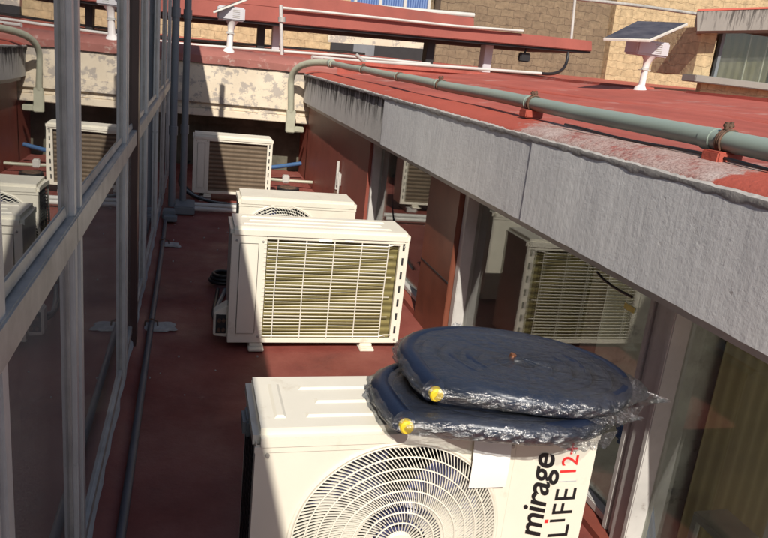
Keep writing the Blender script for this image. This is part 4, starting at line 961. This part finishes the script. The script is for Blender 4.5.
bm = B(); bx(bm, PR(716, 60, YR+.45).x, 12, YR+.50, YR+.53, q.z-.02, e0.z+.1); wn_ = obj('window', bm, 'cur_r', T, smooth=0)
xq = PR(718, 60, YR+.42).x
for x in (xq, xq+1.0): bm = B(); bx(bm, x-.03, x+.02, YR+.40, YR+.46, q.z-.02, e0.z+.1); obj('frame', bm, 'pvc_grey', wn_, smooth=0)
for dx in (.52, .83): 
    bm = B(); bx(bm, xq+dx, xq+dx+.018, YR+.47, YR+.49, q.z-.02, e0.z+.1); obj('frame', bm, 'pvc_white', wn_, smooth=0)
bm = B(); bx(bm, xq+.03, 12, YR+.43, YR+.436, q.z-.02, e0.z+.1); obj('pane', bm, 'glassR', wn_, smooth=0)

# solar lamps
def solar_lamp(label, base, k, pc, tilt_pts, bw):
    T = thing('solar_lamp', label, 'solar lamp', base, 'solar lamps on the roof')
    x, y, z = base
    bm = B(); tube(bm, [(x, y, z-.01), (x, y, z+.02*k), (x+.005, y, z+.05*k), (x+.01, y, z+.24*k), (x+.015, y, z+.30*k), (x+.018, y, z+.345*k)], [.075*k, .06*k, .034*k, .034*k, .045*k, .075*k], 16); obj('pole', bm, 'lampw', T)
    bm = B(); bx(bm, x-.04*k, x+.055*k, y-.04*k, y+.05*k, z+.2*k, z+.206*k); tube(bm, [(x+.006, y, z+.205*k), (x+.006, y, z+.225*k)], .041*k, 16); obj('collar', bm, 'alu_w', T)
    bm = B(); bx(bm, x-bw/2, x+bw/2+.01, y-.09*k, y+.16*k, z+.345*k, z+.49*k); bxo = obj('lamp_housing', bm, 'lampgrey', T, bevel=.012)
    bm = B()
    for i in range(5): bx(bm, x+.02, x+.10*k, y-.09*k-.003, y-.09*k, z+(.375+.02*i)*k, z+(.382+.02*i)*k)
    obj('vents', bm, 'alu_dark', bxo, smooth=0)
    A_, B_, C_, D_ = tilt_pts; nrm = (B_-A_).cross(D_-A_).normalized()
    if nrm.z < 0: nrm = -nrm
    th = nrm*.02
    bm = B(); hexa(bm, [A_-th, B_-th, C_-th, D_-th, A_, B_, C_, D_]); pn = obj('solar_panel', bm, 'panel_back', T, bevel=.003, smooth=0)
    ce = (A_+B_+C_+D_)/4; q = [ce+(p-ce)*.95+nrm*.001 for p in (A_, B_, C_, D_)]; q2 = [p+nrm*.003 for p in q]
    bm = B(); hexa(bm, q+q2); obj('solar_cells', bm, 'solar', pn, smooth=0)
    bm = B(); c1 = ce-th; tube(bm, [Vector((x, y, z+.48*k)), c1], .02, 8); obj('panel_bracket', bm, 'alu_w', T)
bp = at(640, 90, 1, 5.1)
solar_lamp('solar lamp with tilted panel on the red roof before the golden stone wall', bp, .75, None, [at(603, 38, 1, 5.0), at(650, 39.5, 1, 4.75), at(688, 23, 1, 5.15), at(637, 21, 1, 5.4)], .27)
bp = at(229, 52, 1, 8.12)
solar_lamp('solar lamp with tilted panel standing on the far cream parapet', bp, .93, None, [at(213, 11.5, 1, 7.9), at(246, -1, 1, 8.1), at(250, -3, 1, 8.5), at(216, 10, 1, 8.3)], .27)

# small rubble on the floor
T = None
rnd = random.Random(12)
bm = B()
for i in range(70):
    x = rnd.uniform(-.15, 1.15); y = rnd.uniform(1.5, 6.3); s = rnd.uniform(.002, .006)
    bmesh.ops.create_icosphere(bm, subdivisions=1, radius=s, matrix=Matrix.Translation((x, y, .006)))
o = obj('floor_grit', bm, 'cement'); o['kind'] = 'stuff'; o['label'] = 'small pale crumbs of grit scattered on the red walkway floor'; o['category'] = 'grit'
